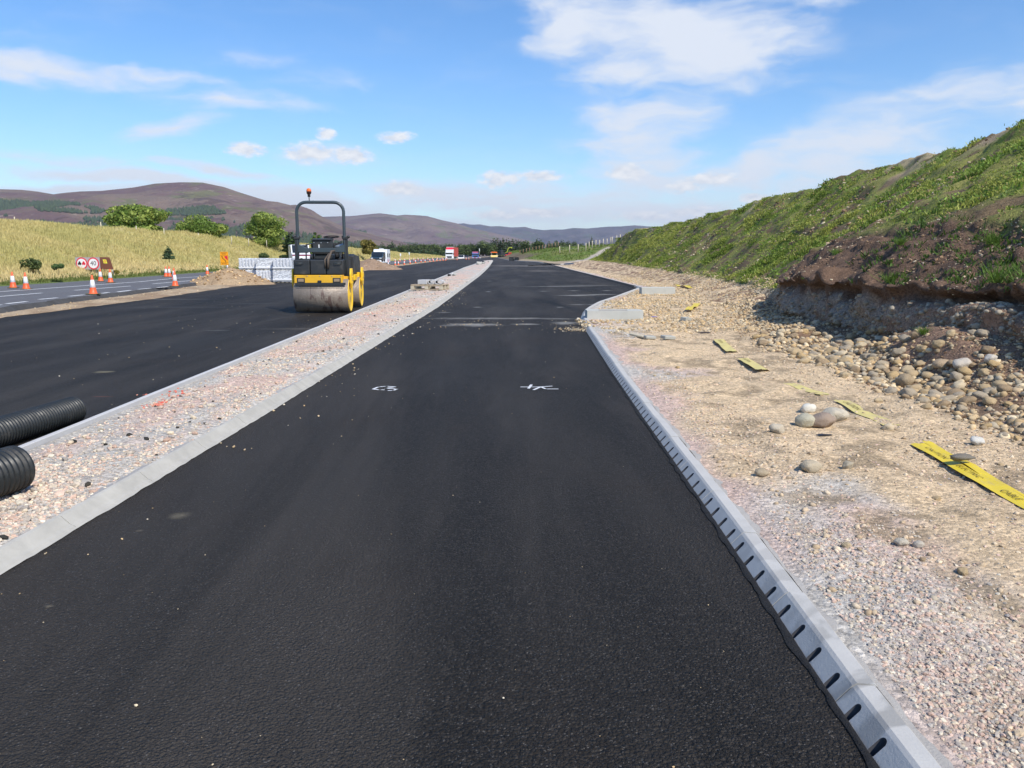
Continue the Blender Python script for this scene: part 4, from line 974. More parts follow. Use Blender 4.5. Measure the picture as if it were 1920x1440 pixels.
# ================================================================== grass
def blades(name, Pt, h, w, col, nb, mat, lean=.45, spread=.06):
    n = len(Pt); N_ = n*nb
    base = np.repeat(Pt, nb, 0)+np.concatenate([RNG.normal(0, 1, (N_, 2))*np.repeat(spread, nb)[:, None] if np.ndim(spread) else RNG.normal(0, spread, (N_, 2)), np.full((N_, 1), -.02)], 1)
    H = np.repeat(h, nb)*RNG.uniform(.6, 1.1, N_); W = np.repeat(w, nb)*RNG.uniform(.7, 1.2, N_)
    a = RNG.random(N_)*6.283; l = RNG.random(N_)*lean*H; d = np.stack([np.cos(a)*l, np.sin(a)*l, H], -1)
    a2 = RNG.random(N_)*3.14159; sd_ = np.stack([np.cos(a2)*W, np.sin(a2)*W, np.zeros(N_)], -1)
    V = np.stack([base-sd_/2, base+sd_/2, base+d*.6+sd_*.42+np.array((0, 0, 0)), base+d*.6-sd_*.42, base+d], 1)
    k = np.arange(N_)[:, None]*5
    F = np.concatenate([k+np.array([[0, 1, 2]]), k+np.array([[0, 2, 3]]), k+np.array([[3, 2, 4]])], 0)
    C = np.repeat(np.repeat(col, nb, 0)*RNG.uniform(.87, 1.13, (N_, 1)), 5, 0)
    o = link(name, npmesh(name, V.reshape(-1, 3), F, C), mat); return o
M_leaf = attrmat('leaf', .6, 0, trans=.3, spec=.3)
M_straw = attrmat('straw', .75, 0, trans=.25, spec=.2)
def green_w(s): 
    C = s.C; g = np.clip((C[..., 1]-C[..., 0]*.95)*30, 0, 1); return g
w_ = lambda s: green_w(s)*band(rt(s), 5.2, 6.6, 8.2, 9)*np.where((s.Y < 22) & (rt(s) < 7.03), .04, 1)*np.clip(near(s, .75), 0, 1)*(s.Y > 6)*(s.Y < 125)*(.05+nz(s, 1.3, 95)**1.6)
Pt, nr, T = right.scatter(52000, w_); n = len(Pt); dist = Pt[:, 1]
g = fbm(Pt[:, 0]*.5, Pt[:, 1]*.5, 0, 3, 96); g = sst(.35, .65, g)[:, None]
col = np.array((.17, .235, .035))*(1-g)+np.array((.33, .36, .075))*g; col = col*RNG.uniform(.7, 1.3, (n, 1)); dry = RNG.random(n) < .05; col[dry] = np.array((.40, .32, .13))
hh = RNG.uniform(.02, .062, n)*(1+dist*.005)*(.6+.9*nz.__call__(type('q', (), {'X': Pt[:, 0], 'Y': Pt[:, 1]})(), .8, 97))
o = blades('bank_grass', Pt, hh, .016+dist*.00075, col, 6, M_leaf, 1.0, .05+dist*.002); tag(o, kind='stuff')
# weeds with broader leaves
Pt, nr, T = right.scatter(6000, lambda s: green_w(s)*band(rt(s), 6.9, 7.1, 8.1, 9)*near(s, .9)*(s.Y > 6)*(s.Y < 90)*nz(s, .6, 98)); n = len(Pt)
o = blades('bank_weeds', Pt, RNG.uniform(.03, .085, n), RNG.uniform(.02, .045, n)*(1+Pt[:, 1]*.012), np.array((.19, .29, .05))*RNG.uniform(.7, 1.35, (n, 1)), 7, M_leaf, 1.6, .09); tag(o, kind='stuff')
# sparse green on the soil and talus
Pt, nr, T = right.scatter(700, lambda s: band(rt(s), 5.9, 6.1, 7.0, 7.3)*near(s, .8)*(s.Y > 5)*(s.Y < 24)*sst(.52, .62, fbm(s.X*.9, s.Y*.9, 0, 3, 99))); n = len(Pt)
o = blades('soil_weeds', Pt, RNG.uniform(.04, .12, n), RNG.uniform(.015, .03, n), np.array((.07, .13, .02))*RNG.uniform(.7, 1.3, (n, 1)), 7, M_leaf, 1.3, .05); tag(o, kind='stuff')
# tall dry grass on the left
Pt, nr, T = left.scatter(60000, lambda s: band(rt(s), .6, 1.1, 3.6, 4.2)*near(s, 1.0)*(s.Y > 22)*(s.Y < 290)); n = len(Pt)
g = sst(.38, .6, fbm(Pt[:, 0]*.18, Pt[:, 1]*.18, 0, 4, 101))[:, None]; low = (1-sst(1.0, 1.6, T))[:, None]
col = np.array((.50, .42, .18))*(1-g)+np.array((.44, .39, .155))*g; col = col*(1-low)+np.array((.62, .50, .25))*low
col = col*RNG.uniform(.9, 1.12, (n, 1))*1.12; o = blades('dry_grass', Pt, RNG.uniform(.16, .36, n), .013+Pt[:, 1]*.00045, col, 5, M_straw, .7, .12+Pt[:, 1]*.001); tag(o, kind='stuff')
Pt, nr, T = left.scatter(5000, lambda s: band(rt(s), .1, .4, .9, 1.2)*near(s, .9)*(s.Y > 24)*(s.Y < 160)); n = len(Pt)
o = blades('verge_grass', Pt, RNG.uniform(.08, .2, n), np.full(n, .05), np.array((.16, .19, .05))*RNG.uniform(.8, 1.2, (n, 1)), 5, M_leaf, .8, .12); tag(o, kind='stuff')
Pt, nr, T = field.scatter(14000, lambda s: (s.C[..., 1] > s.C[..., 0]*1.02)*near(s, .5)*(rt(s) < 9)); n = len(Pt)
o = blades('field_grass', Pt, RNG.uniform(.2, .5, n), np.full(n, .18), np.array((.15, .20, .04))*RNG.uniform(.7, 1.3, (n, 1)), 4, M_leaf, .8, .4); tag(o, kind='stuff')

def tuft(u, v, s, label, L=right, D=None, n=70):
    p = PT(u, v, L) if D is None else PD(u, v, D); Q = np.zeros((1, 3)); col = np.array([(.13, .22, .035)])
    o = blades('grass_tuft', Q, np.array([s]), np.array([.007*s/.3+.004]), col, int(n*1.5), M_leaf, 1.7, s*.22); o.location = (p[0], p[1], p[2]+.02); tag(o, label, 'grass tuft'); return o
def soil_point(y, Tq):
    i = int(np.argmin(abs(right.Y[:, 0]-y))); j = int(np.argmin(abs(right.T-Tq))); return right.G[i, j]
for (y, Tq, s, lab) in [(12.6, 6.02, .30, 'bright green grass tuft hanging over the lip of the cut face'), (9.8, 6.06, .42, 'long grass tuft drooping over the soil lip near the right edge'),
                        (9.3, 6.1, .34, 'second green tuft on the soil lip, closest to the right edge'), (11.6, 6.75, .34, 'dark green tuft on the bare soil above the cut'), (13.4, 6.5, .22, 'small tuft growing out of the middle of the bare soil slope'),
                        (16.3, 6.5, .26, 'grass tuft at the far end of the bare soil slope'), (9.9, 4.75, .16, 'yellowish grass tuft among the cobbles at the foot of the cut')]:
    p = soil_point(y, Tq); tuft(0, 0, s*.66, lab, D=1.0); o = COL.objects[-1]; o.location = (p[0], p[1], p[2]+.01)

# ================================================================== trees
def leafcloud(blobs, n, size, c0, c1, seed, gap=.42, flat=.0):
    r = np.random.default_rng(seed); w = np.array([b_[3]*b_[4]*b_[5] for b_ in blobs]); w = w/w.sum()
    k = r.choice(len(blobs), n*2, p=w); B = np.array(blobs)[k]
    d = r.normal(size=(n*2, 3)); d /= np.linalg.norm(d, axis=1, keepdims=True); rad = r.uniform(.55, 1.06, n*2)**.7
    Q = B[:, :3]+d*B[:, 3:6]*rad[:, None]
    sc_ = max(b_[3] for b_ in blobs); f = fbm(Q[:, 0]*2.2/sc_, Q[:, 1]*2.2/sc_, Q[:, 2]*2.2/sc_, 3, seed)
    keep = (f > gap-.06*(rad < .8)) & (Q[:, 2] > 0.02); Q, d, f = Q[keep][:n], d[keep][:n], f[keep][:n]; n = len(Q)
    nn_ = d+r.normal(size=(n, 3))*.7; nn_ /= np.linalg.norm(nn_, axis=1, keepdims=True)
    t = np.cross(nn_, r.normal(size=(n, 3))); t /= np.linalg.norm(t, axis=1, keepdims=True)+1e-9; bt = np.cross(nn_, t)
    s_ = size*r.uniform(.6, 1.3, n)[:, None]
    V = np.stack([Q-t*s_, Q-bt*s_*.55, Q+t*s_, Q+bt*s_*.55], 1)
    F = np.arange(n*4).reshape(-1, 4); g = sst(.4, .62, fbm(Q[:, 0]*3.5/sc_, Q[:, 1]*3.5/sc_, Q[:, 2]*3.5/sc_, 2, seed+9))[:, None]
    C = (np.array(c0)*(1-g)+np.array(c1)*g)*r.uniform(.75, 1.3, (n, 1)); return V.reshape(-1, 3), F, np.repeat(C, 4, 0)
M_bark = plain('bark', (.11, .085, .06), .9, var=.35, scale=5, bump=.02)
def trunk_mb(h, r, limbs, seed):
    rr = random.Random(seed); T = MB(); T.tube([(0, 0, -.2), (0, 0, h*.35), (rr.uniform(-.05, .05)*h, rr.uniform(-.05, .05)*h, h)], [r, r*.75, r*.3], 8)
    for k in range(limbs):
        a = rr.uniform(0, 6.28); z0_ = h*rr.uniform(.3, .8); l = h*rr.uniform(.25, .5)
        T.tube([(0, 0, z0_), (math.cos(a)*l*.5, math.sin(a)*l*.5, z0_+l*.35), (math.cos(a)*l, math.sin(a)*l, z0_+l*.6)], [r*.4, r*.25, r*.08], 6)
    return T
def broad_tree(name, H, Wd, leaf_n, leaf_s, c0, c1, seed, low=.1, crown='crown'):
    rr = random.Random(seed); root = empty(name, (0, 0, 0)); bl = []
    for k in range(11):
        a = rr.uniform(0, 6.28); q = rr.uniform(.1, .62)*Wd/2; z = H*rr.uniform(low+.2, .80); f = 1-.5*abs(z/H-.5)
        bl.append((math.cos(a)*q, math.sin(a)*q, z, Wd*.27*f*rr.uniform(.8, 1.2), Wd*.27*f*rr.uniform(.8, 1.2), H*.17*rr.uniform(.8, 1.2)))
    bl.append((0, 0, H*.78, Wd*.22, Wd*.22, H*.2)); bl.append((0, 0, H*.5, Wd*.36, Wd*.36, H*.32)); bl.append((0, 0, H*(low+.2), Wd*.40, Wd*.40, H*.18))
    V, F, C = leafcloud(bl, leaf_n, leaf_s, c0, c1, seed); link(crown, npmesh(crown, V, F, C), M_leaf, root)
    trunk_mb(H*.75, H*.035, 6, seed).build('trunk', M_bark, root); return root
def pine_tree(name, H, Wd, n, s, c0, c1, seed, tiers=9):
    rr = random.Random(seed); root = empty(name, (0, 0, 0)); bl = []
    for t in range(tiers):
        z = H*(.10+.86*t/tiers); rad = Wd/2*(1-t/tiers)**.8+.05*Wd
        for k in range(4 if t < tiers-2 else 2):
            a = rr.uniform(0, 6.28); q = rad*rr.uniform(.35, .7); bl.append((math.cos(a)*q, math.sin(a)*q, z, rad*.5, rad*.5, H*.045))
    V, F, C = leafcloud(bl, n, s, c0, c1, seed, .36); link('crown', npmesh('crown', V, F, C), M_leaf, root)
    trunk_mb(H*.93, H*.022, 3, seed).build('trunk', M_bark, root); return root
def place(root, p, sx=1, sz=1, rz=0): root.location = p; root.scale = (sx, sx, sz); root.rotation_euler = (0, 0, rz); return root
BG0, BG1 = (.12, .19, .03), (.30, .36, .08)
# three round trees on the ridge of the left embankment
for (uc, vb, vt, wpx, D, sd_, lab, nn_) in [(252, 434, 383, 122, 84, 11, 'largest round green tree, leftmost of three on the grassy ridge', 11000), (372, 446, 402, 102, 96, 12, 'low rounded green tree, middle of three on the grassy ridge', 9000), (495, 455, 398, 92, 106, 13, 'bushy bright green tree on the ridge beside the roller', 9000)]:
    H = (vb-vt)/1490*D*1.12; Wd = wpx/1490*D; t = broad_tree('broadleaf_tree', H, Wd, nn_, .15, BG0, BG1, sd_, -.05); place(t, PD(uc, vb+2, D)-Vector((0, 0, H*.08))); tag(t, lab, 'tree', 'round trees on the left ridge')
def px_tree(fn, uc, vb, vt, wpx, D, n, s, c0, c1, sd_, lab, name, **k):
    H = (vb-vt)/1490*D; t = fn(name, H, wpx/1490*D, n, s, c0, c1, sd_, **k); place(t, PD(uc, vb, D)); tag(t, lab, 'tree'); return t
px_tree(pine_tree, 545, 494, 431, 42, 92, 3500, .14, (.03, .06, .02), (.07, .11, .03), 21, 'dark scots pine standing left behind the roll bar', 'pine_tree')
px_tree(pine_tree, 594, 490, 432, 38, 104, 3000, .16, (.07, .12, .02), (.14, .19, .04), 22, 'bright green young pine seen through the roll bar', 'pine_tree')
px_tree(pine_tree, 317, 487, 459, 22, 60, 1300, .07, (.05, .09, .04), (.09, .14, .06), 23, 'small spruce alone on the dry grass slope', 'spruce_tree')
px_tree(broad_tree, 693, 476, 450, 36, 150, 3500, .22, (.15, .13, .025), (.25, .20, .05), 24, 'rust tinged round tree behind the caravan', 'broadleaf_tree', low=-.1)
def shrub(uc, vb, vt, wpx, D, n, s, c0, c1, sd_, lab):
    H = (vb-vt)/1490*D; Wd = wpx/1490*D; rr = random.Random(sd_); root = empty('shrub', PD(uc, vb, D)); bl = [(rr.uniform(-.3, .3)*Wd, rr.uniform(-.3, .3)*Wd, H*rr.uniform(.3, .7), Wd*.25, Wd*.25, H*.3) for _ in range(7)]
    V, F, C = leafcloud(bl, n, s, c0, c1, sd_, .34); link('foliage', npmesh('foliage', V, F, C), M_leaf, root); trunk_mb(H*.6, H*.03, 5, sd_).build('stem', M_bark, root); tag(root, lab, 'shrub')
shrub(62, 506, 478, 34, 44, 1100, .07, (.06, .09, .03), (.13, .16, .05), 31, 'dark olive shrub on the dry grass slope at far left')
shrub(110, 508, 494, 20, 42, 600, .05, (.07, .13, .04), (.12, .18, .06), 32, 'low green shrub between the olive shrub and the speed sign')
shrub(494, 490, 474, 24, 80, 800, .09, (.06, .10, .03), (.12, .15, .05), 33, 'small dark shrub above the wrapped stacks')
shrub(165, 514, 497, 44, 51, 1100, .06, (.07, .12, .03), (.14, .17, .05), 34, 'weedy shrub growing behind the speed limit board')
shrub(215, 516, 506, 20, 52, 500, .05, (.16, .15, .03), (.28, .24, .04), 35, 'yellow flowering weed beside the brown board')
shrub(560, 492, 478, 30, 88, 700, .10, (.04, .07, .03), (.09, .12, .04), 36, 'dark bush at the foot of the pine behind the roller')

# tree line across the valley: prototypes, then copies
protoB = [broad_tree('broadleaf_tree', 9, 7.5, 1500, .34, (.06, .09, .03), (.13, .17, .06), 40+k) for k in range(4)]
protoP = [pine_tree('conifer_tree', 10, 4.4, 1200, .36, (.045, .075, .035), (.09, .125, .055), 50+k) for k in range(3)]
protoY = [pine_tree('young_pine', 4, 3.0, 700, .24, (.06, .105, .05), (.10, .15, .07), 60+k, 6) for k in range(2)]
used_ = set()
tree_calls = []
def line_tree(proto, H0, u, vt, D, wf, lab, grp, base=None):
    t = proto if proto.name not in used_ else copy_tree(proto); used_.add(proto.name)
    zb = float(zg(min(D, 420)))-.3 if base is None else base; x, y, dz = ray(u, vt); zt = CAMH+dz*D/y; H = zt-zb
    place(t, (x*D/y, D, zb), H/H0*wf, H/H0, random.uniform(0, 6.28)); tag(t, lab, 'tree', grp); return t
gL = 'trees of the line across the end of the road'
for (u, vt) in [(648, 458), (662, 455), (676, 459), (706, 458), (722, 461), (738, 463)]:
    line_tree(random.choice(protoB), 9, u, vt, random.uniform(300, 360), 1.25, 'broadleaf tree in the dark row left of the white caravan', gL)
for (u, vt) in [(752, 455), (766, 456), (780, 453.5), (794, 455.5), (808, 456), (822, 457), (836, 456), (851, 457), (862, 456), (874, 457), (889, 456), (899, 457), (905, 449), (918, 455)]:
    line_tree(random.choice(protoB), 9, u, vt, random.uniform(380, 410), 1.15, 'broadleaf tree in the row behind the lorries, right of the caravan', gL)
    line_tree(random.choice(protoB), 9, u+7, vt+random.uniform(-1, 4), random.uniform(415, 440), 1.25, 'broadleaf tree in the row behind the lorries, right of the caravan', gL)
for (u, vt) in [(716, 451), (736, 449), (728, 455), (882, 452), (925, 443.5), (933, 443), (942, 442.5), (951, 444), (960, 444.5), (969, 446), (978, 447), (986, 450)]:
    line_tree(random.choice(protoP), 10, u, vt, random.uniform(400, 450), 1.7, 'tall dark conifer standing above the tree line beyond the roadworks', gL)
for (u, vt) in [(1000, 453), (1012, 455), (1030, 452), (1042, 450), (1054, 449), (1066, 451), (1078, 452), (1090, 455), (1102, 454), (1116, 455), (1129, 454), (1143, 456), (1158, 455)]:
    line_tree(random.choice(protoB), 9, u, vt, random.uniform(360, 420), 1.15, 'broadleaf tree in the row behind the fence of the green field', gL, 3.0)
line_tree(protoP[0], 10, 1110, 440, 400, .8, 'single dark conifer rising above the trees behind the field fence', None, 3.0)
line_tree(protoB[1], 9, 985, 449, 255, 1.25, 'big dark round tree, left one of the close pair beyond the field', None, 1.5)
line_tree(protoB[2], 9, 1010, 446, 260, 1.2, 'big dark round tree, right one of the close pair beyond the field', None, 1.8)
for (u, vt) in [(765, 463), (776, 465), (788, 464), (800, 466), (812, 465), (824, 466), (836, 465), (700, 470), (715, 472), (778, 470), (842, 468)]:
    line_tree(random.choice(protoY), 4, u, vt, random.uniform(300, 350), 1.4, 'pale young pine in front of the dark tree row, left of the red lorry', 'young pines beside the old road')

# ================================================================== ROAD ROLLER
def text_mesh(txt, size, depth=.0, align='CENTER'):
    cu = bpy.data.curves.new('txt', 'FONT'); cu.body = txt; cu.size = size; cu.extrude = depth; cu.align_x = align; cu.align_y = 'CENTER'; cu.resolution_u = 3
    to = bpy.data.objects.new('txt', cu); COL.objects.link(to); dg = bpy.context.evaluated_depsgraph_get()
    me = bpy.data.meshes.new_from_object(to.evaluated_get(dg)); bpy.data.objects.remove(to); return me
# drum steel: worn, streaked with dried tar and mud
m, nt, b = newmat('drum_steel'); co = coords(nt)
c = mixc(nt, noisen(nt, mapn(nt, co, sc=(.25, 1, 1)), 4, 6, .6), (.21, .165, .13), (.33, .28, .23))
c = mixc(nt, maprange(nt, noisen(nt, mapn(nt, co, sc=(.35, .9, 1.2)), 2.1, 3, .5, .3), .58, .64, 0, .75), c, (.12, .07, .06))
c = mixc(nt, maprange(nt, noisen(nt, co, 14, 4), .6, .75, 0, .6), c, (.42, .37, .31))
setc(nt, b.inputs['Base Color'], c); b.inputs['Metallic'].default_value = .25; b.inputs['Roughness'].default_value = .5; bumpn(nt, b, noisen(nt, co, 22, 5), .01)
M_drum = m
rp = PG(603, 586.5); rol = empty('road_roller', (rp.x, rp.y+.30, 0), R(3.5), 'yellow and black tandem road roller with a roll bar, parked on the new asphalt', 'road roller')
DR, DW = .455, 1.44
def drum(y, fy):
    D = MB(); h = DW/2
    D.lathe([(DR-.02, -h), (DR, -h+.008), (DR, h-.008), (DR-.02, h)], (0, y, DR), 'x', 56)
    d = D.build('drum', M_drum, rol)
    for sx in (-1, 1):
        h = DW/2 if sx > 0 else DW/2-.03
        E = MB(); E.lathe([(0.001, sx*(h+.004)), (.06, sx*(h+.004)), (.065, sx*(h-.004)), (DR-.05, sx*(h-.004)), (DR-.04, sx*(h+.010)), (DR-.012, sx*(h+.012)), (DR-.006, sx*(h-.01))], (0, y, DR), 'x', 48)
        E.build('drum_cheek', M_yellow, d)
    h = DW/2
    # yoke: hanging bracket each side
    for sx in (-1, 1):
        B = MB(); x0 = sx*(h+.045)
        B.prism([(y-.15, 1.17), (y+.10, 1.17), (y+.17, 1.02), (y+.15, .80), (y+.05, .66), (y-.12, .64), (y-.20, .78), (y-.21, 1.02)], x0-.025, x0+.025, 'x', .008)
        for bz in (1.1, .95, .8): B.cyl((x0+.02*sx, y-.05, bz), (x0+.045*sx, y-.05, bz), .014, n=8)
        B.build('yoke_bracket', M_yellow, rol)
    S_ = MB(); S_.box(-.66, .66, y+fy*.42-.02, y+fy*.42+.02, .74, .80, .006); S_.box(-.62, .62, y+fy*.47, y+fy*.47+.012, .725, .745, .003); S_.build('scraper', M_black, rol)
    return d
drum(0, -1); drum(2.35, 1)
# front frame and tank
F = MB(); F.box(-.70, .57, -.34, -.02, .775, 1.0, .012); F.box(-.74, .80, -.12, .12, .86, .96, .008); F.build('front_beam', M_dirtyyellow, rol)
for hx in (-.52, .42):
    H = MB(); H.box(hx-.105, hx+.105, -.352, -.33, .80, .925, .006); h_ = H.build('headlight', M_black, rol); G = MB(); G.box(hx-.075, hx+.075, -.358, -.35, .825, .90, .003); G.build('lens', plain('dusty_lens', (.30, .22, .14), .4), h_)
for i, (a, c_) in enumerate(((-.70, -.275), (-.265, .145), (.155, .57))):
    T_ = MB(); T_.box(a, c_, -.35, .42, 1.008, 1.40, .03, seg=3); T_.build('tank_panel', M_black, rol)
D_ = MB(); D_.box(-.69, .56, -.30, .40, .955, 1.012); D_.build('tank_base', M_rubber, rol)
# roll bar
RB = MB(); zt = 2.93; xw = .625; cx0 = -.06; lean = .05; pts = [(cx0-xw-lean, .30, .80), (cx0-xw, .30, 1.95)]
for k in range(7): a = math.pi-k*math.pi/12; pts.append((cx0-xw+.25+.25*math.cos(a), .30, zt-.25+.25*math.sin(a)))
for k in range(7): a = math.pi/2-k*math.pi/12; pts.append((cx0+xw-.25+.25*math.cos(a), .30, zt-.25+.25*math.sin(a)))
pts += [(cx0+xw, .30, 1.95), (cx0+xw+lean, .30, .80)]
RB.tube(pts, .043, 14); rb_ = RB.build('roll_bar', M_steelblack, rol)
for sx in (-1, 1):
    C_ = MB(); x0 = cx0+sx*(xw+.02)
    C_.prism([(x0-.05+sx*.045, .76), (x0+.05+sx*.045, .76), (x0+.055, 1.98), (x0-.055, 1.98)], .26, .345, 'y', .008); C_.box(x0-.075, x0+.075, .24, .36, 1.95, 2.0, .008); C_.cyl((x0-.09, .30, 2.015), (x0+.09, .30, 2.015), .03, n=12); C_.ball((x0+sx*.09, .30, 2.015), .042, 10)
    C_.build('roll_bar_leg', M_black, rol)
X_ = MB(); X_.prism([(cx0-xw, 1.60), (cx0+xw, 1.60), (cx0+xw, 1.80), (cx0+xw-.06, 1.80), (cx0+xw-.22, 1.715), (cx0-xw+.22, 1.715), (cx0-xw+.06, 1.80), (cx0-xw, 1.80)], .25, .33, 'y', .008); X_.build('crossbar', M_steelblack, rol)
# operator's station
Cn = MB(); Cn.box(-.34, .15, .50, .95, 1.55, 1.94, .02, seg=2); Cn.prism([(.46, 1.93), (.98, 1.93), (.94, 1.985), (.50, 1.965)], -.36, .17, 'x', .006); cn = Cn.build('control_console', M_black, rol)
lb = MB(); lb.box(-.175, -.145, .488, .502, 1.72, 1.81, .002); lb.build('sticker', M_white, cn)
for sx in (-.29, -.10, .08): q = MB(); q.cyl((sx, .50, 1.86), (sx, .482, 1.86), .013, n=10); q.build('bolt', M_galv, cn)
SW = MB(); n_ = 28; SW.tube([(.10+.21*math.cos(2*math.pi*k/n_), 1.02+.18*math.sin(2*math.pi*k/n_), 2.03+.03*math.sin(2*math.pi*k/n_)) for k in range(n_+1)], .014, 8); SW.cyl((.10, 1.02, 1.85), (.10, 1.02, 2.03), .022, n=10); SW.box(-.09, .29, 1.005, 1.035, 2.02, 2.035, .004); SW.build('steering_wheel', M_rubber, rol)
ST = MB(); ST.box(-.30, .16, .55, 1.2, 1.40, 1.56, .03, seg=2); ST.box(-.40, .50, .42, 1.75, 1.30, 1.41, .01); ST.build('platform', M_black, rol)
SE = MB(); SE.box(-.25, .25, 1.45, 1.85, 1.45, 1.57, .04, seg=3); SE.box(-.25, .25, 1.82, 1.94, 1.52, 1.88, .04, seg=3); SE.build('seat', M_rubber, rol)
for (lx, ly, lz, tx_) in ((.33, .75, 1.86, .02), (.40, .78, 1.88, 0), (.25, .7, 1.80, -.03)):
    q = MB(); q.tube([(lx, ly, 1.42), (lx+tx_, ly, lz-.05)], .012, 8); q.box(lx+tx_-.022, lx+tx_+.022, ly-.02, ly+.02, lz-.06, lz+.03, .008); q.build('lever', M_black, rol)
q = MB(); q.tube([(.20, -.36, 1.16), (.22, -.38, 1.42), (.26, -.05, 1.62), (.30, .45, 1.64)], [.035, .035, .03, .03], 8); q.tube([(.13, -.365, 1.20), (.13, -.37, 1.40), (.16, .1, 1.56)], .018, 8); q.build('hydraulic_hose', plain('muddy_hose', (.10, .075, .055), .8, var=.4, scale=9), rol)
q = MB(); q.cyl((.42, .45, 1.4), (.42, .45, 1.76), .03, n=10); q.cyl((.30, .45, 1.74), (.52, .45, 1.80), .045, n=10); q.build('exhaust_pipe', M_galv, rol)
for sx in (-.55, .46):
    q = MB(); q.cyl((sx, .0, 1.395), (sx, .0, 1.43), .05, n=16); q.cyl((sx, 0, 1.43), (sx, 0, 1.445), .03, n=12); q.build('tank_cap', M_rubber, rol)
    q = MB(); q.tube([(sx-.09, -.36, 1.30), (sx-.09, -.40, 1.31), (sx+.09, -.40, 1.31), (sx+.09, -.36, 1.30)], .011, 6); q.build('grab_handle', M_steelblack, rol)
q = MB(); q.tube([(.47, .5, 1.42), (.50, .55, 1.9), (.50, 1.3, 1.95), (.47, 1.5, 1.42)], .018, 8); q.build('hand_rail', M_black, rol)
q = MB(); q.tube([(-.52, .5, 1.42), (-.52, .55, 1.8), (-.50, 1.3, 1.85), (-.50, 1.5, 1.42)], .018, 8); q.build('hand_rail', M_black, rol)
q = MB(); q.tube([(-.3, -.02, 1.0), (-.32, .15, .90), (-.1, .5, .85), (0, 1.0, .95)], .02, 8); q.build('hydraulic_hose', M_rubber, rol)
for sx in (-.66, -.35, -.02, .30, .53): q = MB(); q.cyl((sx, -.345, .975), (sx, -.352, .975), .012, n=8); q.build('bolt', M_galv, rol)
q = MB(); q.box(-.08, .02, -.38, -.34, .80, .86, .01); q.build('tow_eye', M_black, rol)
# rear module: engine hood and frame
E = MB(); E.prism([(1.55, .98), (3.05, .98), (3.05, 1.34), (2.85, 1.50), (1.75, 1.56), (1.55, 1.50)], -.62, .62, 'x', .02, seg=2); E.build('engine_hood', M_black, rol)
E = MB(); E.box(-.64, .64, 1.62, 3.0, .80, .97, .012); E.box(.62, .80, 2.22, 2.48, .86, 1.02, .01); E.box(-.80, -.62, 2.22, 2.48, .86, 1.02, .01); E.build('rear_frame', M_yellow, rol)
E = MB(); E.cyl((0, .4, .72), (0, 1.75, .72), .13, n=16); E.box(-.22, .22, .85, 1.35, .55, .92, .02); E.build('articulation_joint', M_black, rol)
E = MB(); E.box(.560, .572, .50, .58, 1.18, 1.30, .002); E.box(.572, .574, .515, .565, 1.20, 1.28); E.build('warning_sticker', M_yellow, rol)
SB = MB(); SB.box(.50, .56, .40, 1.55, .98, 1.38, .01); SB.box(-.70, -.64, .40, 1.55, .98, 1.38, .01); SB.build('side_panel', M_black, rol)
# beacon
bx = -.34
q = MB(); q.cyl((bx, .30, 2.96), (bx, .30, 3.08), .012, n=8); q.cyl((bx, .30, 3.07), (bx, .30, 3.15), .035, .04, n=14); be = q.build('beacon_base', M_rubber, rol)
q = MB(); q.lathe([(.03, 3.13), (.058, 3.155), (.066, 3.20), (.066, 3.245), (.045, 3.285), (.001, 3.30)], (bx, .30, 0), 'z', 20)
mm, nt, b = newmat('beacon_amber'); co = coords(nt); sz_ = nt.nodes.new('ShaderNodeSeparateXYZ'); nt.links.new(co, sz_.inputs[0])
setc(nt, b.inputs['Base Color'], mixc(nt, maprange(nt, sz_.outputs[2], 3.20, 3.23), (.04, .02, .02), (.75, .16, .03))); b.inputs['Roughness'].default_value = .12
q.build('beacon_lens', mm, be)

# ================================================================== PIPES, PALLET, BLOCKS
M_pipe = plain('black_plastic_pipe', (.017, .020, .021), .5, var=.3, scale=6, dirt=((.13, .115, .10), .45), spec=.45)
def corr_pipe(a, b_, r, label, pitch=.038):
    a, b_ = Vector(a), Vector(b_); Lh = (b_-a).length; root = empty('corrugated_pipe', a); root.rotation_mode = 'QUATERNION'; root.rotation_quaternion = (b_-a).to_track_quat('Z', 'Y')
    prof = [(r*.78, 0)]; z = 0
    while z < Lh-pitch: prof += [(r*.90, z+.001), (r*.90, z+pitch*.28), (r*.985, z+pitch*.40), (r, z+pitch*.55), (r*.985, z+pitch*.86), (r*.90, z+pitch*.98)]; z += pitch
    prof += [(r*.90, Lh), (r*.78, Lh)]
    m_ = MB(); m_.lathe(prof, (0, 0, 0), 'z', 48); m_.build('outer_wall', M_pipe, root)
    m_ = MB(); m_.lathe([(r*.785, 0.002), (r*.785, Lh-.002)], (0, 0, 0), 'z', 40); m_.build('inner_wall', M_hole, root); return tag(root, label, 'pipe', 'black corrugated drainage pipes')
r1 = .142; corr_pipe((-3.42, 3.2, .05+r1), (-3.08, 4.80, .06+r1), r1, 'black corrugated pipe end lying on the gravel island, nearest the camera')
r2 = .122; corr_pipe((-4.16, 5.7, r2-.018), (-4.03, 7.2, r2-.018), r2, 'black corrugated pipe on the asphalt just outside the thin edging kerb', .034)

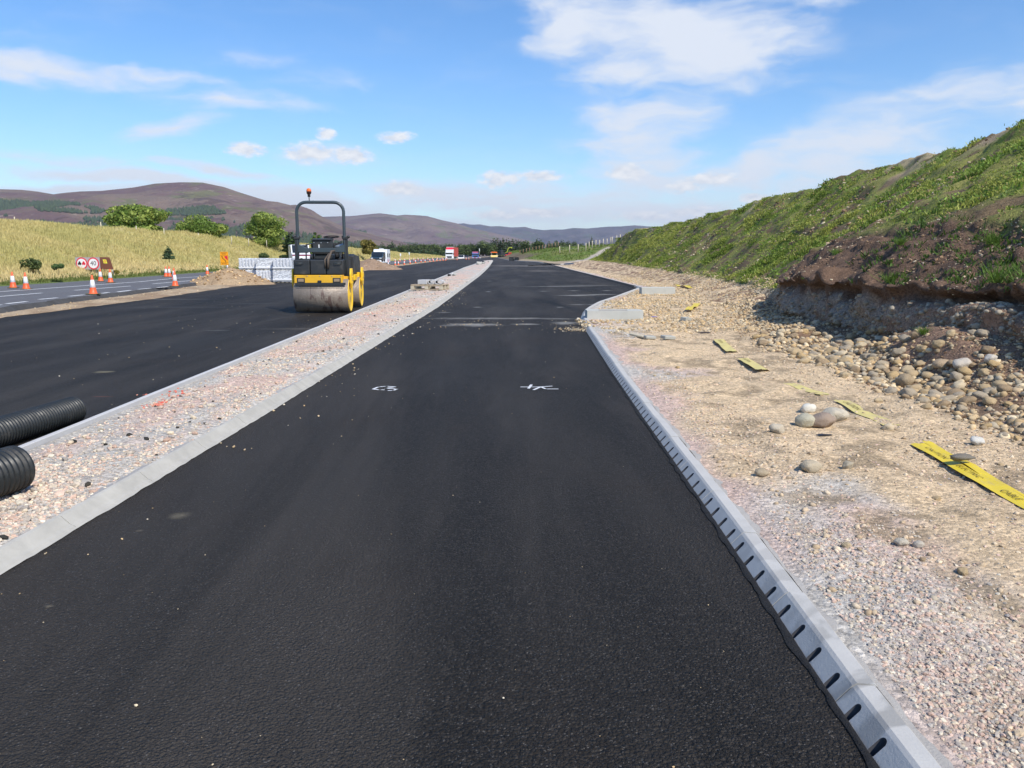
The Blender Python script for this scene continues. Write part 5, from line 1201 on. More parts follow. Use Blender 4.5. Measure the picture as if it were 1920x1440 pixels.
def block_box(name, sz, mat, parent, slot=None):
    m_ = MB(); x, y, z = sz; m_.box(-x/2, x/2, -y/2, y/2, 0, z, .012, seg=2); o_ = m_.build(name, mat, parent); return o_
pp = PG(806, 547); pz = float(ground_at(island, pp.x, pp.y)); rz = R(-14)
pal_ = empty('wooden_pallet', (pp.x, pp.y, pz+.01), rz, 'weathered wooden pallet lying on the gravel island', 'pallet')
pal_.scale = (1.12, 1, 1.5); pal_.location.z += .02
for k in range(7): m_ = MB(); m_.box(-.6+.19*k-.02, -.6+.19*k+.10-.02, -.45, .45, .125, .147, .003); m_.build('deck_board', M_wood, pal_)
for yy_ in (-.41, 0, .41):
    m_ = MB(); m_.box(-.62, .64, yy_-.045, yy_+.045, .10, .123, .003); m_.build('stringer', M_wood, pal_)
    m_ = MB(); m_.box(-.62, .64, yy_-.05, yy_+.05, 0, .022, .003); m_.build('bottom_board', M_wood, pal_)
    for xx in (-.55, .01, .57): m_ = MB(); m_.box(xx-.07, xx+.07, yy_-.048, yy_+.048, .022, .10, .003); m_.build('foot_block', M_palewood, pal_)
Mx = Matrix.Translation((pp.x, pp.y, pz+.255)) @ Matrix.Scale(1.15, 4) @ Matrix.Rotation(rz, 4, 'Z')
cb = block_box('concrete_block', (.36, .5, .16), M_edge, None); cb.matrix_world = Mx @ Matrix.Translation((-.24, .1, 0)); tag(cb, 'plain pale concrete block on the left part of the pallet', 'concrete block')
def hollow_unit(dx, dy, rot, lab):
    m_ = MB(); n = 24; L_ = .26
    out = []; 
    for k in range(n):
        a = 2*math.pi*k/n; c_, s_ = math.cos(a), math.sin(a); out.append((.145*math.copysign(abs(c_)**.7, c_), .085+.085*math.copysign(abs(s_)**.7, s_)))
    inn = [(.115*math.cos(2*math.pi*k/n), .085+.058*math.sin(2*math.pi*k/n)) for k in range(n)]
    bm = m_.bm
    rg = [[bm.verts.new((x, y, z)) for x, z in pr] for pr, y in ((out, -L_/2), (inn, -L_/2), (inn, L_/2), (out, L_/2))]
    for q in range(4):
        A_, B_ = rg[q], rg[(q+1) % 4]
        for k in range(n): f = bm.faces.new((A_[k], A_[(k+1) % n], B_[(k+1) % n], B_[k])); f.material_index = 1 if q == 1 else 0
    o_ = m_.build('drain_block', [M_edge, M_hole], None); o_.matrix_world = Mx @ Matrix.Translation((dx, dy, 0)) @ Matrix.Rotation(rot, 4, 'Z'); tag(o_, lab, 'concrete block'); return o_
hollow_unit(.09, .05, R(8), 'grey hollow drain block with an oval opening, middle of the pallet'); hollow_unit(.40, -.05, R(4), 'grey hollow drain block with an oval opening, right end of the pallet')
# broken bits of kerb further up the island
def rubble(u, v, s, mat, label, L=island, D=None):
    p = PG(u, v, .05) if D is None else PD(u, v, D); V_, F_ = ico(2, random.randint(1, 999), 1.1, .7); o_ = link('rubble_lump', npmesh('rubble_lump', V_*s, F_), mat); o_.location = (p[0], p[1], p[2]+s*.35); o_.rotation_euler = (.2, .3, random.random()*6); return tag(o_, label, 'rubble')
rubble(842, 518, .16, M_rubber, 'black lump of tarmac among the kerb offcuts on the island'); rubble(852, 517.5, .17, M_block, 'grey broken kerb piece beside the black lump on the island'); rubble(848, 515, .14, M_edge, 'pale kerb offcut just behind the black lump on the island')
rubble(898, 496.5, .5, M_con2, 'white rubble heap left at the far end of the island'); rubble(906, 495, .3, M_block, 'grey rubble lump at the far end of the island'); rubble(907, 493, .32, M_rubber, 'dark lump near the tip of the island'); rubble(917, 491.8, .3, M_con2, 'pale lump at the very tip of the island')

# concrete headwall beams
def beam(u0, u1, vt, vb, dpth, h, label, grate):
    a, c_ = PG(u0, vb, .05), PG(u1, vb, .05); y = (a.y+c_.y)/2; root = empty('gully_beam', ((a.x+c_.x)/2, y, .05), 0, label, 'concrete beam', 'concrete gully beams set behind the kerb')
    L_ = c_.x-a.x; m_ = MB()
    if grate:
        w0, w1 = -L_*.28, L_*.24
        m_.box(-L_/2, w0, 0, dpth, -.25, h, 0); m_.box(w1, L_/2, 0, dpth, -.25, h, 0); m_.box(w0, w1, 0, dpth*.28, -.25, h, 0); m_.box(w0, w1, dpth*.66, dpth, -.25, h, 0); m_.box(w0, w1, dpth*.28, dpth*.66, -.25, h-.07, 0)
        bmesh.ops.remove_doubles(m_.bm, verts=m_.bm.verts[:], dist=.0005)
    else: m_.box(-L_/2, L_/2, 0, dpth, -.25, h, .012, seg=2)
    m_.build('beam_body', M_block2, root)
    if grate:
        g_ = MB()
        for k in range(13): x = w0+.01+(w1-w0-.02)*(k+.5)/13; g_.box(x-.012, x+.012, dpth*.285, dpth*.655, h-.045, h-.008, .002)
        g_.box(w0+.004, w1-.004, dpth*.282, dpth*.30, h-.047, h-.006); g_.box(w0+.004, w1-.004, dpth*.64, dpth*.658, h-.047, h-.006); g_.build('grate', plain('rusty_iron', (.20, .13, .09), .8, var=.4, scale=20), root)
M_block2 = concrete('beam_concrete', (.50, .50, .455), .22, 2.5, None, False, .006)
beam(1101, 1206, 585, 599, .6, .20, 'pale concrete gully beam with an iron grate in its top, nearer of two behind the kerb', True)
beam(1203, 1266, 541, 553, .6, .28, 'plain concrete gully beam set behind the far kerb corner', False)

# ================================================================== CONES
def make_cone():
    root = empty('traffic_cone', (0, 0, 0)); m_ = MB(); m_.box(-.20, .20, -.20, .20, 0, .035, .012); m_.build('base', plain('cone_base', (.10, .09, .03), .8, var=.3, dirt=((.35, .28, .12), .6)), root)
    f = lambda z: .145-(.145-.030)*(z-.03)/.72
    m_ = MB(); m_.lathe([(.165, .034), (.150, .05), (f(.06), .06), (f(.27), .27)], n=28); m_.lathe([(f(.56), .56), (f(.74), .74), (.018, .75), (.001, .75)], n=28); m_.build('body', M_coneorange, root)
    m_ = MB(); m_.lathe([(f(.27), .268), (f(.27)+.004, .27), (f(.56)+.004, .56), (f(.56), .562)], n=28); m_.build('reflective_sleeve', M_conewhite, root); return root
cone0 = make_cone(); first = [True]
def cone(u, v, label, grp=None, off=.125, tilt=0, s=1.0):
    c_ = cone0 if first[0] else copy_tree(cone0); first[0] = False
    p = PG(u, v, off); c_.location = p; c_.rotation_euler = (tilt, 0, random.uniform(-.4, .4)); c_.scale = (s*.93, s*.93, s*.93)
    for k in ('label', 'category', 'group'):
        if k in c_: del c_[k]
    tag(c_, label, 'traffic cone', grp)
gC = 'traffic cones along the old road'
cone(175, 552, 'nearest orange and white cone, standing on the broken edge in front of the speed board', gC)
cone(25, 540, 'cone at far left of the old road, left one of two', gC); cone(49.5, 542.5, 'cone at far left of the old road, right one of two', gC)
cone(189, 527.5, 'cone directly below the join between the speed board and the brown board', gC); cone(207.5, 530, 'cone below the right side of the brown board', gC)
cone(311.5, 519, 'left cone of the touching pair across the old road', gC); cone(318, 519, 'right cone of the touching pair across the old road', gC)
cone(327, 525, 'cone half hidden behind the nearer cone on the broken edge', gC); cone(328.7, 537, 'cone on the broken edge near the end of the old road markings', gC)
cone(389, 514, 'single cone on the far side of the old road, left of the diversion sign', gC); cone(426.6, 508, 'cone mostly hidden behind the sand heap under the diversion sign', gC)
cone(728, 499, 'cone at the front corner of the white caravan', gC, .06)
cone(741, 497.5, 'left cone of the close pair right of the caravan', gC, .06); cone(747, 497.3, 'right cone of the close pair right of the caravan', gC, .06)
for (u, v) in [(758, 496.4), (769, 494.6), (779, 493.2), (789.5, 491.9), (797, 491.8), (806, 491), (812.5, 490.5), (819, 489.8), (825, 489.4), (831, 489), (835.5, 488.8), (857, 487.6), (874, 486.6), (879, 486.4)]:
    cone(u, v, 'far orange and white cone in the long row beside the wide carriageway', gC, .05)
for (u, v) in [(741, 491), (750, 490.6), (759, 490), (768, 489.4), (776, 489), (784, 488.4), (793, 488), (802, 487.7), (811, 487.4), (820, 487), (829, 486.8), (838, 486.6)]:
    cone(u, v, 'far cone in the second row, on the verge side of the old road', gC, .1)

# ================================================================== SIGNS
def on_board(me_or_mb, name, mat, parent): return me_or_mb.build(name, mat, parent)
D40 = 50.0; c40 = PD(164.5, 494, D40); k_ = D40/1490
root = empty('speed_board', (c40.x, D40, float(zg(D40))+.15), R(-4), 'grey temporary board with no-overtaking and 40 speed limit roundels beside the old road', 'road sign')
zc_ = c40.z-root.location.z; hw, hh_ = 23.5*k_, 11.2*k_
m_ = MB(); m_.box(-hw, hw, -.012, .012, zc_-hh_, zc_+hh_, .004); m_.build('board', plain('grey_board', (.40, .39, .40), .5, var=.1), root)
m_ = MB(); m_.box(-hw-.01, hw+.01, .014, .04, zc_+hh_-.03, zc_+hh_+.015, .004); m_.build('frame', plain('board_frame', (.20, .10, .07), .7), root)
for sx in (-.62, .62):
    m_ = MB(); m_.tube([(sx*hw, .04, zc_+hh_), (sx*hw, .04, 0)], .02, 6); m_.build('leg', M_galv, root); m_ = MB(); m_.tube([(sx*hw, .04, zc_+hh_), (sx*hw, .55, 0)], .018, 6); m_.build('leg', M_galv, root)
def disc(r, y, mat, name, cx, cz, par, y2): m_ = MB(); m_.cyl((cx, y, cz), (cx, y2, cz), r, n=40, smooth=False); return m_.build(name, mat, par)
for idx, cx in enumerate((-11.2*k_, 11.2*k_)):
    r_ = 11.0*k_; d1 = disc(r_, -.024, M_signred, 'roundel', cx, zc_, root, -.012); disc(r_*.80, -.028, M_signwhite, 'roundel_face', cx, zc_, d1, -.0242)
    if idx: me = text_mesh('40', r_*1.05, .001); t_ = link('numerals', me, M_signblack, d1); t_.rotation_euler = (R(90), 0, 0); t_.location = (cx, -.030, zc_); 
    else:
        for sx, mt in ((-1, M_signblack), (1, M_signred)):
            w = r_*.30; x0 = cx+sx*r_*.36; m_ = MB(); m_.prism([(x0-w, zc_-.06), (x0+w, zc_-.06), (x0+w, zc_+.03), (x0+w*.6, zc_+.05), (x0+w*.4, zc_+.13), (x0-w*.4, zc_+.13), (x0-w*.6, zc_+.05), (x0-w, zc_+.03)], -.032, -.0282, 'y')
            for q in (-.5, .5): m_.cyl((x0+q*w, -.032, zc_-.06), (x0+q*w, -.0282, zc_-.06), .045, n=10)
            m_.build('car_symbol', mt, d1)
D2 = 51.5; cb_ = PD(197, 493.8, D2); k_ = D2/1490; root = empty('brown_board', (cb_.x, D2, float(zg(D2))+.15), R(6), 'brown trapezoid back of a folding sign with a small tilted yellow label', 'road sign')
z0_ = cb_.z-root.location.z; M_brown = plain('brown_board', (.17, .062, .035), .6, var=.08, scale=3)
m_ = MB(); m_.prism([(-14*k_, z0_+11.5*k_), (8.5*k_, z0_+11.2*k_), (14.3*k_, z0_-10.8*k_), (-9*k_, z0_-11*k_)], -.012, .012, 'y', .003); m_.build('board', M_brown, root)
m_ = MB(); m_.prism([(-3.6*k_, z0_+7.2*k_), (2.6*k_, z0_+7.0*k_), (4.2*k_, z0_-.2*k_), (-2.2*k_, z0_+.3*k_)], -.018, -.0125, 'y'); yl_ = m_.build('label_plate', plain('label_yellow', (.80, .75, .06), .5), root)
m_ = MB(); m_.lathe([(.045, -.020), (.045, -.024), (.072, -.024), (.072, -.020)], (.2*k_, 0, z0_+3.7*k_), 'y', 20); m_.build('ring_mark', M_signred, yl_)
for a_, b_ in ((( -9*k_, .02, z0_-8*k_), (-10*k_, .02, 0)), ((11*k_, .02, z0_-8*k_), (14*k_, .02, 0)), ((-8*k_, .02, z0_-8*k_), (-8*k_, .5, 0)), ((11*k_, .02, z0_-8*k_), (12*k_, .5, 0))): m_ = MB(); m_.tube([a_, b_], .018, 6); m_.build('leg', M_galv, root)
D3 = 72.0; c3 = PD(420.5, 484.5, D3); k_ = D3/1490; root = empty('diversion_sign', (c3.x, D3, float(zg(D3))+.15), R(-5), 'orange lane diversion sign with a curved arrow and a red block, on thin legs', 'road sign'); z0_ = c3.z-root.location.z
m_ = MB(); m_.box(-7.7*k_, 7.7*k_, -.012, .012, z0_-12*k_, z0_+12*k_, .004); m_.build('board', M_orange, root)
def flatstroke(pts, w, y0, y1, mb):
    for (a, b_) in zip(pts[:-1], pts[1:]):
        d = Vector((b_[0]-a[0], b_[1]-a[1])).normalized(); n_ = Vector((-d.y, d.x))*w/2; e = d*w*.25
        mb.prism([(a[0]-n_.x-e.x, a[1]-n_.y-e.y), (b_[0]-n_.x+e.x, b_[1]-n_.y+e.y), (b_[0]+n_.x+e.x, b_[1]+n_.y+e.y), (a[0]+n_.x-e.x, a[1]+n_.y-e.y)], y0, y1, 'y')
m_ = MB(); flatstroke([(2.8*k_, z0_-7*k_), (2.4*k_, z0_-4.5*k_), (-1*k_, z0_-1.5*k_), (-3.6*k_, z0_+1*k_), (-4*k_, z0_+3.6*k_)], .05, -.0165, -.0135, m_); m_.prism([(-5.2*k_, z0_+2.6*k_), (-2.8*k_, z0_+2.6*k_), (-4*k_, z0_+4.8*k_)], -.0165, -.0135, 'y'); m_.build('arrow', M_signblack, root)
m_ = MB(); m_.prism([(.6*k_, z0_+4.4*k_), (6.6*k_, z0_+4.4*k_), (6.6*k_, z0_-3.6*k_), (3.6*k_, z0_-1*k_), (1.2*k_, z0_+1.2*k_)], -.0185, -.0135, 'y'); m_.build('red_block', M_signred, root)
m_ = MB()
for zz, xs_ in ((10.2, (-5.6, -4.2, -2.8, -1.2, .4, 1.9, 3.4, 4.9)), (8.0, (-3.2, -1.8, -.2, 1.2, 2.6)), (-9.8, (-4.6, -3.4, -1.6, .2, 1.8, 3.4))):
    for xx in xs_: m_.box((xx-.45)*k_, (xx+.45)*k_, -.0165, -.0135, z0_+(zz-.8)*k_, z0_+(zz+.8)*k_)
m_.build('lettering', plain('faded_lettering', (.30, .10, .01), .6), root)
m_ = MB(); m_.box(-7.4*k_, 7.4*k_, -.0165, -.0135, z0_+5.2*k_, z0_+5.5*k_); m_.box(-7.4*k_, 7.4*k_, -.0165, -.0135, z0_-7.9*k_, z0_-7.6*k_); m_.build('dividing_line', M_signblack, root)
for sx in (-.5, .5): m_ = MB(); m_.tube([(sx*7.7*k_, .04, z0_-8*k_), (sx*7.7*k_, .04, 0)], .022, 6); m_.build('leg', M_galv, root); m_ = MB(); m_.tube([(sx*7.7*k_, .04, z0_+8*k_), (sx*7.7*k_, .7, 0)], .018, 6); m_.build('leg', M_galv, root)
for (u, D, lab) in [(822-1, 150, ''),]: pass
def marker(u, vb, vt, D, lab):
    a, t_ = PD(u, vb, D), PD(u, vt, D); r_ = empty('marker_post', a, 0, lab, 'marker post'); h_ = t_.z-a.z; m_ = MB(); m_.box(-.05, .05, -.03, .03, -.1, h_*.55, .01); m_.build('post', M_palewood, r_); m_ = MB(); m_.box(-.12, .12, -.03, .03, h_*.55, h_, .01); m_.build('plate', M_white, r_)
marker(751, 486, 475, 150, 'white marker plate on the grass right of the caravan'); marker(767.5, 483, 473, 190, 'slim white marker post in front of the young pines'); marker(899, 477, 466, 300, 'pale marker post in front of the distant trees behind the lorries')

# ================================================================== WRAPPED STACKS
m, nt, b = newmat('stretch_wrap'); co = coords(nt)
n_ = noisen(nt, mapn(nt, co, sc=(1, 1, .35)), 7, 6, .65, 1.2)
c = mixc(nt, maprange(nt, n_, .42, .6), (.42, .44, .48), (.86, .88, .90)); setc(nt, b.inputs['Base Color'], c); b.inputs['Roughness'].default_value = .22; b.inputs['Specular IOR Level'].default_value = .7; bumpn(nt, b, noisen(nt, co, 9, 6, .7, 1.0), .10, .8)
M_wrap = m; M_unit = concrete('wrapped_unit_grey', (.60, .62, .66), .25, 4, None, False)
def bundle(x, y, z, w, d, h, lab, ribs, rz=0):
    r_ = empty('wrapped_bundle', (x, y, z), rz, lab, 'wrapped pallet load', 'stretch wrapped loads stacked on the verge'); m_ = MB()
    m_.box(-w/2, w/2, -d/2, d/2, .035, h-.004, .03, seg=2); m_.build('wrapping', M_wrap, r_)
    for k in range(5): q = MB(); xx = -w/2+.06+(w-.12)*k/4; q.box(xx-.05, xx+.05, -d/2+.02, d/2-.02, 0, .034, .004); q.build('pallet_runner', M_palewood, r_)
    if ribs:
        n_ = 6
        for k in range(n_): q = MB(); xx = -w/2+.08+(w-.16)*k/(n_-1); zz = h*.32; q.box(xx-.05, xx+.05, -d/2-.06, -d/2+.02, zz, h-.06, .018, seg=2); q.build('rib', M_unit, r_)
    q = MB(); q.box(-w/2-.006, w/2+.006, -d/2-.034, -d/2+.01, h*.16, h*.16+.10, .01, seg=2); q.build('banding', M_white, r_)
    return r_
bd = PG(515, 529); D = bd.y; k_ = D/1490; W = 36.5*k_; zb = float(zg(D))-.02; H2 = .70
xs3 = [(x-960)*k_ for x in (459, 497, 532)]
for i, (xx, nm) in enumerate(zip(xs3, ('left', 'middle', 'right'))):
    dy = (.9, .35, 0)[i]
    bundle(xx, D+.6+dy, zb, W*.96, 1.1, H2, f'bottom load of the {nm} column of silvery wrapped stacks', i == 1, R(2))
    bundle(xx+.02, D+.63+dy, zb+H2, W*.96, 1.1, H2, f'top load of the {nm} column of silvery wrapped stacks', i != 1, R(2))

# ================================================================== HEAPS
def heap(u, v, rx, ry, h, col0, col1, label, name, seed):
    p = PG(u, v); n = 70; g = np.linspace(-1.25, 1.25, n); X, Y = np.meshgrid(g, g); r_ = np.sqrt(X**2+Y**2)
    r2 = r_*(1+(fbm(np.arctan2(Y, X)*1.1+9, 3, 0, 3, seed)-.5)*.5); z = h*np.clip(1-r2, 0, 1)**.85*(1+.0*X)
    z = np.where(r2 < 1, z, -.12*(r2-1)-.01)+(fbm(X*3.5+seed, Y*3.5, 0, 4, seed)-.5)*.32*h*np.clip(1.15-r2, 0, 1); z = z-.02
    V = np.stack([X*rx, Y*ry, z], -1).reshape(-1, 3); i = np.arange(n-1)[:, None]*n+np.arange(n-1)[None, :]; F_ = np.stack([i, i+1, i+1+n, i+n], -1).reshape(-1, 4)
    nn = fbm(X*4, Y*4, 0, 4, seed+3); C = (np.array(col0)*(1-nn[..., None])+np.array(col1)*nn[..., None])*(.8+.4*fbm(X*16, Y*16, 0, 3, seed+4)[..., None]); Cf = C.reshape(-1, 3)
    root = empty(name, (p.x, p.y, float(zg(p.y))), 0, label, 'earth heap'); link('mound', npmesh('mound', V, F_, Cf, True), M_verge, root)
    k = RNG.integers(0, len(V), 900); k = k[V[k, 2] > .03]; Pt = V[k]+RNG.normal(0, .03, (len(k), 3))*np.array((1, 1, 0)); o_ = swarm('clods', Pt, psize(len(k), .02, .085, 2.2), pick([col0, tuple(c_*1.5 for c_ in col0), col1], len(k)), CHIP, M_stone); o_.parent = root; o_['kind'] = 'stuff'; return root
heap(431, 532, 2.3, 2.2, .92, (.42, .31, .19), (.30, .20, .12), 'sandy heap of spoil between the old road and the wrapped stacks', 'spoil_heap', 301)
heap(694, 505, 3.3, 4.0, 1.15, (.36, .25, .17), (.24, .165, .11), 'brown earth heap in front of the caravan and its car', 'earth_heap', 311)

# ================================================================== VEHICLES
def wheel(par, x, y, r, w=.2):
    m_ = MB(); m_.lathe([(r*.55, -w/2), (r*.92, -w/2), (r, -w*.35), (r, w*.35), (r*.92, w/2), (r*.55, w/2)], (x, y, r), 'x', 24); t_ = m_.build('wheel', M_rubber, par)
    m_ = MB(); m_.lathe([(.001, w*.42), (r*.5, w*.42), (r*.57, w*.3), (r*.57, -w*.3), (r*.5, -w*.42), (.001, -w*.42)], (x, y, r), 'x', 16); m_.build('rim', M_galv, t_)
def lorry(u, v, D, rz, cabmat, label, trailer, accent, hcab=3.6, htr=4.0, Lt=11.5, visor=None):
    p = PD(u, v, D); r_ = empty('lorry', (p.x, D, p.z), rz, label, 'lorry')
    m_ = MB(); m_.prism([(-.0, .55), (2.1, .55), (2.1, hcab), (.75, hcab), (.25, hcab-.75), (.03, 2.0)], -1.22, 1.22, 'x', .06, seg=2); cab = m_.build('cab', cabmat, r_)
    m_ = MB(); m_.box(-1.12, 1.12, -.02, .12, 1.95, hcab-1.05, .03); m_.build('windscreen', M_glass, cab)
    m_ = MB(); m_.box(-1.24, 1.24, -.06, .5, .30, .72, .04); m_.build('bumper', cabmat, cab); m_ = MB(); m_.box(-.8, .8, -.035, .02, .8, 1.35, .02); m_.build('grille', M_black, cab)
    for sx in (-.92, .92): m_ = MB(); m_.box(sx-.2, sx+.2, -.09, -.03, .42, .62, .02); m_.build('headlight', M_signwhite, cab)
    for sx in (-1.38, 1.38): m_ = MB(); m_.box(sx-.1, sx+.1, .05, .15, 1.75, 2.4, .02); m_.build('mirror', M_black, cab)
    m_ = MB(); m_.prism([(.35, hcab-.42), (2.0, hcab-.02), (2.0, htr-.05), (.9, htr-.15)], -1.1, 1.1, 'x', .05); m_.build('roof_spoiler', accent, cab)
    if trailer:
        m_ = MB(); m_.box(-1.27, 1.27, 2.6, 2.6+Lt, 1.25, htr, .03); tr = m_.build('trailer', trailer, r_); m_ = MB(); m_.box(-1.25, 1.25, 2.58, 2.7, htr-.0, htr+.12, .01); m_.build('top_rail', M_white, tr)
        m_ = MB(); m_.box(-.5, .5, 1.0, 2.5+Lt, .8, 1.24, .02); m_.build('chassis', M_black, r_)
    for yy_ in ((.9, 3.4, Lt, Lt+1.3) if trailer else (.9, 3.4)):
        for sx in (-1.05, 1.05): wheel(r_, sx, yy_, .5, .32)
    if not trailer: m_ = MB(); m_.box(-1.2, 1.2, 2.2, 6.5, 1.0, 1.5, .03); m_.box(-1.2, 1.2, 2.2, 2.35, 1.5, 2.2, .02); m_.build('load_bed', accent, r_)
    return r_
L1 = lorry(842.5, 488.4, 255, R(-3), M_white, 'white fronted articulated lorry with a red curtain trailer coming down the old road', M_red, M_signred, 3.5, 4.15, 11)
m_ = text_mesh('TRANSPORT', .26, .004); t_ = link('roof_lettering', m_, M_signred, [c for c in L1.children if c.name.startswith('cab')][0]); t_.rotation_euler = (R(90), 0, 0); t_.location = (0, .0, hc if (hc := 2.95) else 0); bpy.data.objects.remove(t_)
m_ = MB(); m_.box(-1.18, 1.18, .28, .60, 2.72, 3.42, .04); m_.build('roof_panel', M_white, L1)
lorry(891.5, 486.2, 300, R(4), M_blue, 'blue lorry cab with an amber roof bar, far down the old road', None, M_red, 2.7, 2.9)
m_ = empty('barrier', PD(892, 487.0, 292), 0, 'red and white plastic barrier in front of the blue lorry', 'barrier')
for k in range(6): q = MB(); q.box(-1.9+.64*k, -1.3+.64*k, -.2, .2, 0, .75, .05); q.build('barrier_segment', M_white if k % 2 else M_signred, m_)
# white van / board beyond the red lorry
def van(name, u, v, D, rz, body, label, W=1.9, H=2.0, L_=4.6, nose=.9, cat='van', glass=True, stripe=None):
    p = PD(u, v, D); r_ = empty(name, (p.x, D, p.z), rz, label, cat)
    m_ = MB(); m_.prism([(0, .35), (L_, .35), (L_, H*.96), (L_-.1, H), (nose+.75, H), (nose, H*.55), (.12, H*.47), (0, H*.40)], -W/2, W/2, 'x', .06, seg=2); b_ = m_.build('body', body, r_)
    if glass:
        m_ = MB(); m_.prism([(nose+.02, H*.56+.02), (nose+.70, H*.965), (nose+.66, H*.985), (nose-.03, H*.575)], -W*.43, W*.43, 'x'); m_.build('windscreen', M_glass, b_)
        for sx in (-1, 1): m_ = MB(); m_.box(sx*W/2-.012, sx*W/2+.012, nose+.9, nose+1.8, H*.60, H*.90, .01); m_.build('side_window', M_glass, b_)
    for sx in (-W*.36, W*.36): m_ = MB(); m_.box(sx-.16, sx+.16, -.02, .04, H*.30, H*.40, .02); m_.build('headlight', M_signwhite, b_)
    m_ = MB(); m_.box(-W*.48, W*.48, -.05, .06, .28, .50, .03); m_.build('bumper', M_black, b_)
    if stripe: m_ = MB(); m_.box(-W*.49, W*.49, -.012, .02, H*.40, H*.47, .004); m_.box(W/2-.005, W/2+.012, .3, L_-.2, H*.40, H*.50, .002); m_.build('stripe', stripe, b_)
    for yy_ in (nose*.9, L_-.8):
        for sx in (-W/2+.12, W/2-.12): wheel(r_, sx, yy_, .32, .2)
    return r_
van('white_van', 864.5, 487.8, 270, R(5), M_white, 'small white van following behind the red lorry', 2.1, 1.7, 4.2, .8)
van('dark_car', 874.8, 485.3, 330, R(4), M_black, 'tiny dark car far behind the white van', 1.8, 1.5, 4.2, 1.1, 'car')
van('dark_car', 705.5, 491.0, 122, R(2), plain('dark_blue_paint', (.02, .04, .06), .25, coat=.6), 'dark blue car towing the white caravan, behind the earth heap', 1.8, 1.5, 4.3, 1.15, 'car')
van('white_van', 566, 494, 84, R(20), M_white, 'white van with a dark red stripe, partly hidden behind the roller', 1.9, 1.95, 4.4, .9, 'van', True, plain('maroon_paint', (.20, .01, .05), .4))
# caravan
pc = PD(713, 496.5, 131); cv = empty('caravan', (pc.x, 131, pc.z), R(2), 'white touring caravan with dark front windows, towed past the earth heap', 'caravan')
m_ = MB(); m_.prism([(0, .35), (.0, 1.2), (.18, 2.05), (.35, 2.42), (.6, 2.5), (4.6, 2.5), (4.85, 2.3), (4.9, .35)], -1.08, 1.08, 'x', .05, seg=2); cb_ = m_.build('shell', M_white, cv)
for x0, x1 in ((-.86, -.34), (-.24, .24), (.34, .86)): m_ = MB(); m_.box(x0, x1, -.03, .12, 1.12, 1.60, .02, M=Matrix.Rotation(R(0), 4, 'X')); m_.build('front_window', M_glass, cb_)
for y0, y1 in ((.5, 1.1), (1.6, 2.1), (3.2, 4.2)): m_ = MB(); m_.box(1.07, 1.095, y0, y1, 1.2, 1.85, .01); m_.build('side_window', M_glass, cb_)
m_ = MB(); m_.box(1.075, 1.092, .3, 4.7, .72, .80, .002); m_.build('side_stripe', plain('pink_stripe', (.6, .1, .25), .5), cb_)
m_ = MB(); m_.box(-.35, .35, 1.6, 2.3, 2.5, 2.62, .03); m_.build('roof_light', M_white, cb_); m_ = MB(); m_.tube([(0, 0, .45), (0, -1.0, .45)], .05, 8); m_.build('drawbar', M_galv, cv)
for sx in (-.98, .98): wheel(cv, sx, 2.7, .33, .2)
# road works at the far end
pe = PD(927, 486.3, 340); ex = empty('road_paver', (pe.x, 340, pe.z), R(10), 'pale yellow paving machine with an orange canopy at the far end of the road', 'paving machine')
m_ = MB(); m_.box(-1.6, 1.6, 0, 3.4, .4, 1.7, .1, seg=2); m_.box(-1.3, 1.3, 3.4, 5.2, .4, 1.2, .1); m_.build('body', plain('cream_paint', (.75, .62, .30), .5), ex); m_ = MB(); m_.prism([(-1.9, .3), (1.9, .3), (1.4, 1.1), (-1.4, 1.1)], -1.3, -.02, 'y', .05); m_.build('hopper', M_yellow, ex)
for sx in (-1.2, 1.2): m_ = MB(); m_.tube([(sx, .5, 1.6), (sx, .5, 2.8)], .06, 6); m_.build('canopy_post', M_white, ex)
m_ = MB(); m_.prism([(-1.5, 2.75), (1.5, 2.75), (.9, 3.15), (-.9, 3.15)], .1, 2.8, 'y', .05); m_.build('canopy', M_orangepaint, ex)
for sx in (-1.35, 1.35): m_ = MB(); m_.box(sx-.25, sx+.25, .2, 4.6, 0, .6, .15, seg=3); m_.build('track', M_rubber, ex)
van('red_van', 948.5, 481.5, 320, R(-20), M_signred, 'small red van on the right of the paving machine', 1.9, 1.7, 4, .7)
pe = PD(944, 483, 310); eb = empty('dark_digger', (pe.x, 310, pe.z), R(30), 'dark digger cab with a raised yellow-green boom, at the far end of the works', 'digger')
m_ = MB(); m_.box(-1.1, .9, 0, 2.2, .9, 2.0, .1, seg=2); m_.box(-1.1, -.1, 0, 1.3, 1.9, 2.9, .08); m_.build('body', M_black, eb); 
for sx in (-1.0, .9): m_ = MB(); m_.box(sx-.25, sx+.25, -.4, 2.6, 0, .8, .25, seg=3); m_.build('track', M_rubber, eb)
m_ = MB(); m_.tube([(.6, 0, 1.6), (1.3, -.6, 2.2), (1.7, -.8, 3.6), (2.9, -1.0, 3.9)], [.14, .12, .10, .08], 8); m_.prism([(2.8, 4.0), (3.2, 3.9), (3.1, 3.5), (2.85, 3.6)], -1.2, -.8, 'y', .03); m_.build('boom', plain('lime_paint', (.55, .62, .05), .5), eb)
# long red-white tape line / barrier boards at the works
m_ = MB(); m_.box(-2.2, 2.2, -.05, .05, .55, .8, .01); o_ = m_.build('barrier_board', M_white); o_.location = PD(904, 485.6, 330)-Vector((0, 0, .3)); tag(o_, 'long white barrier board left of the paving machine', 'barrier')
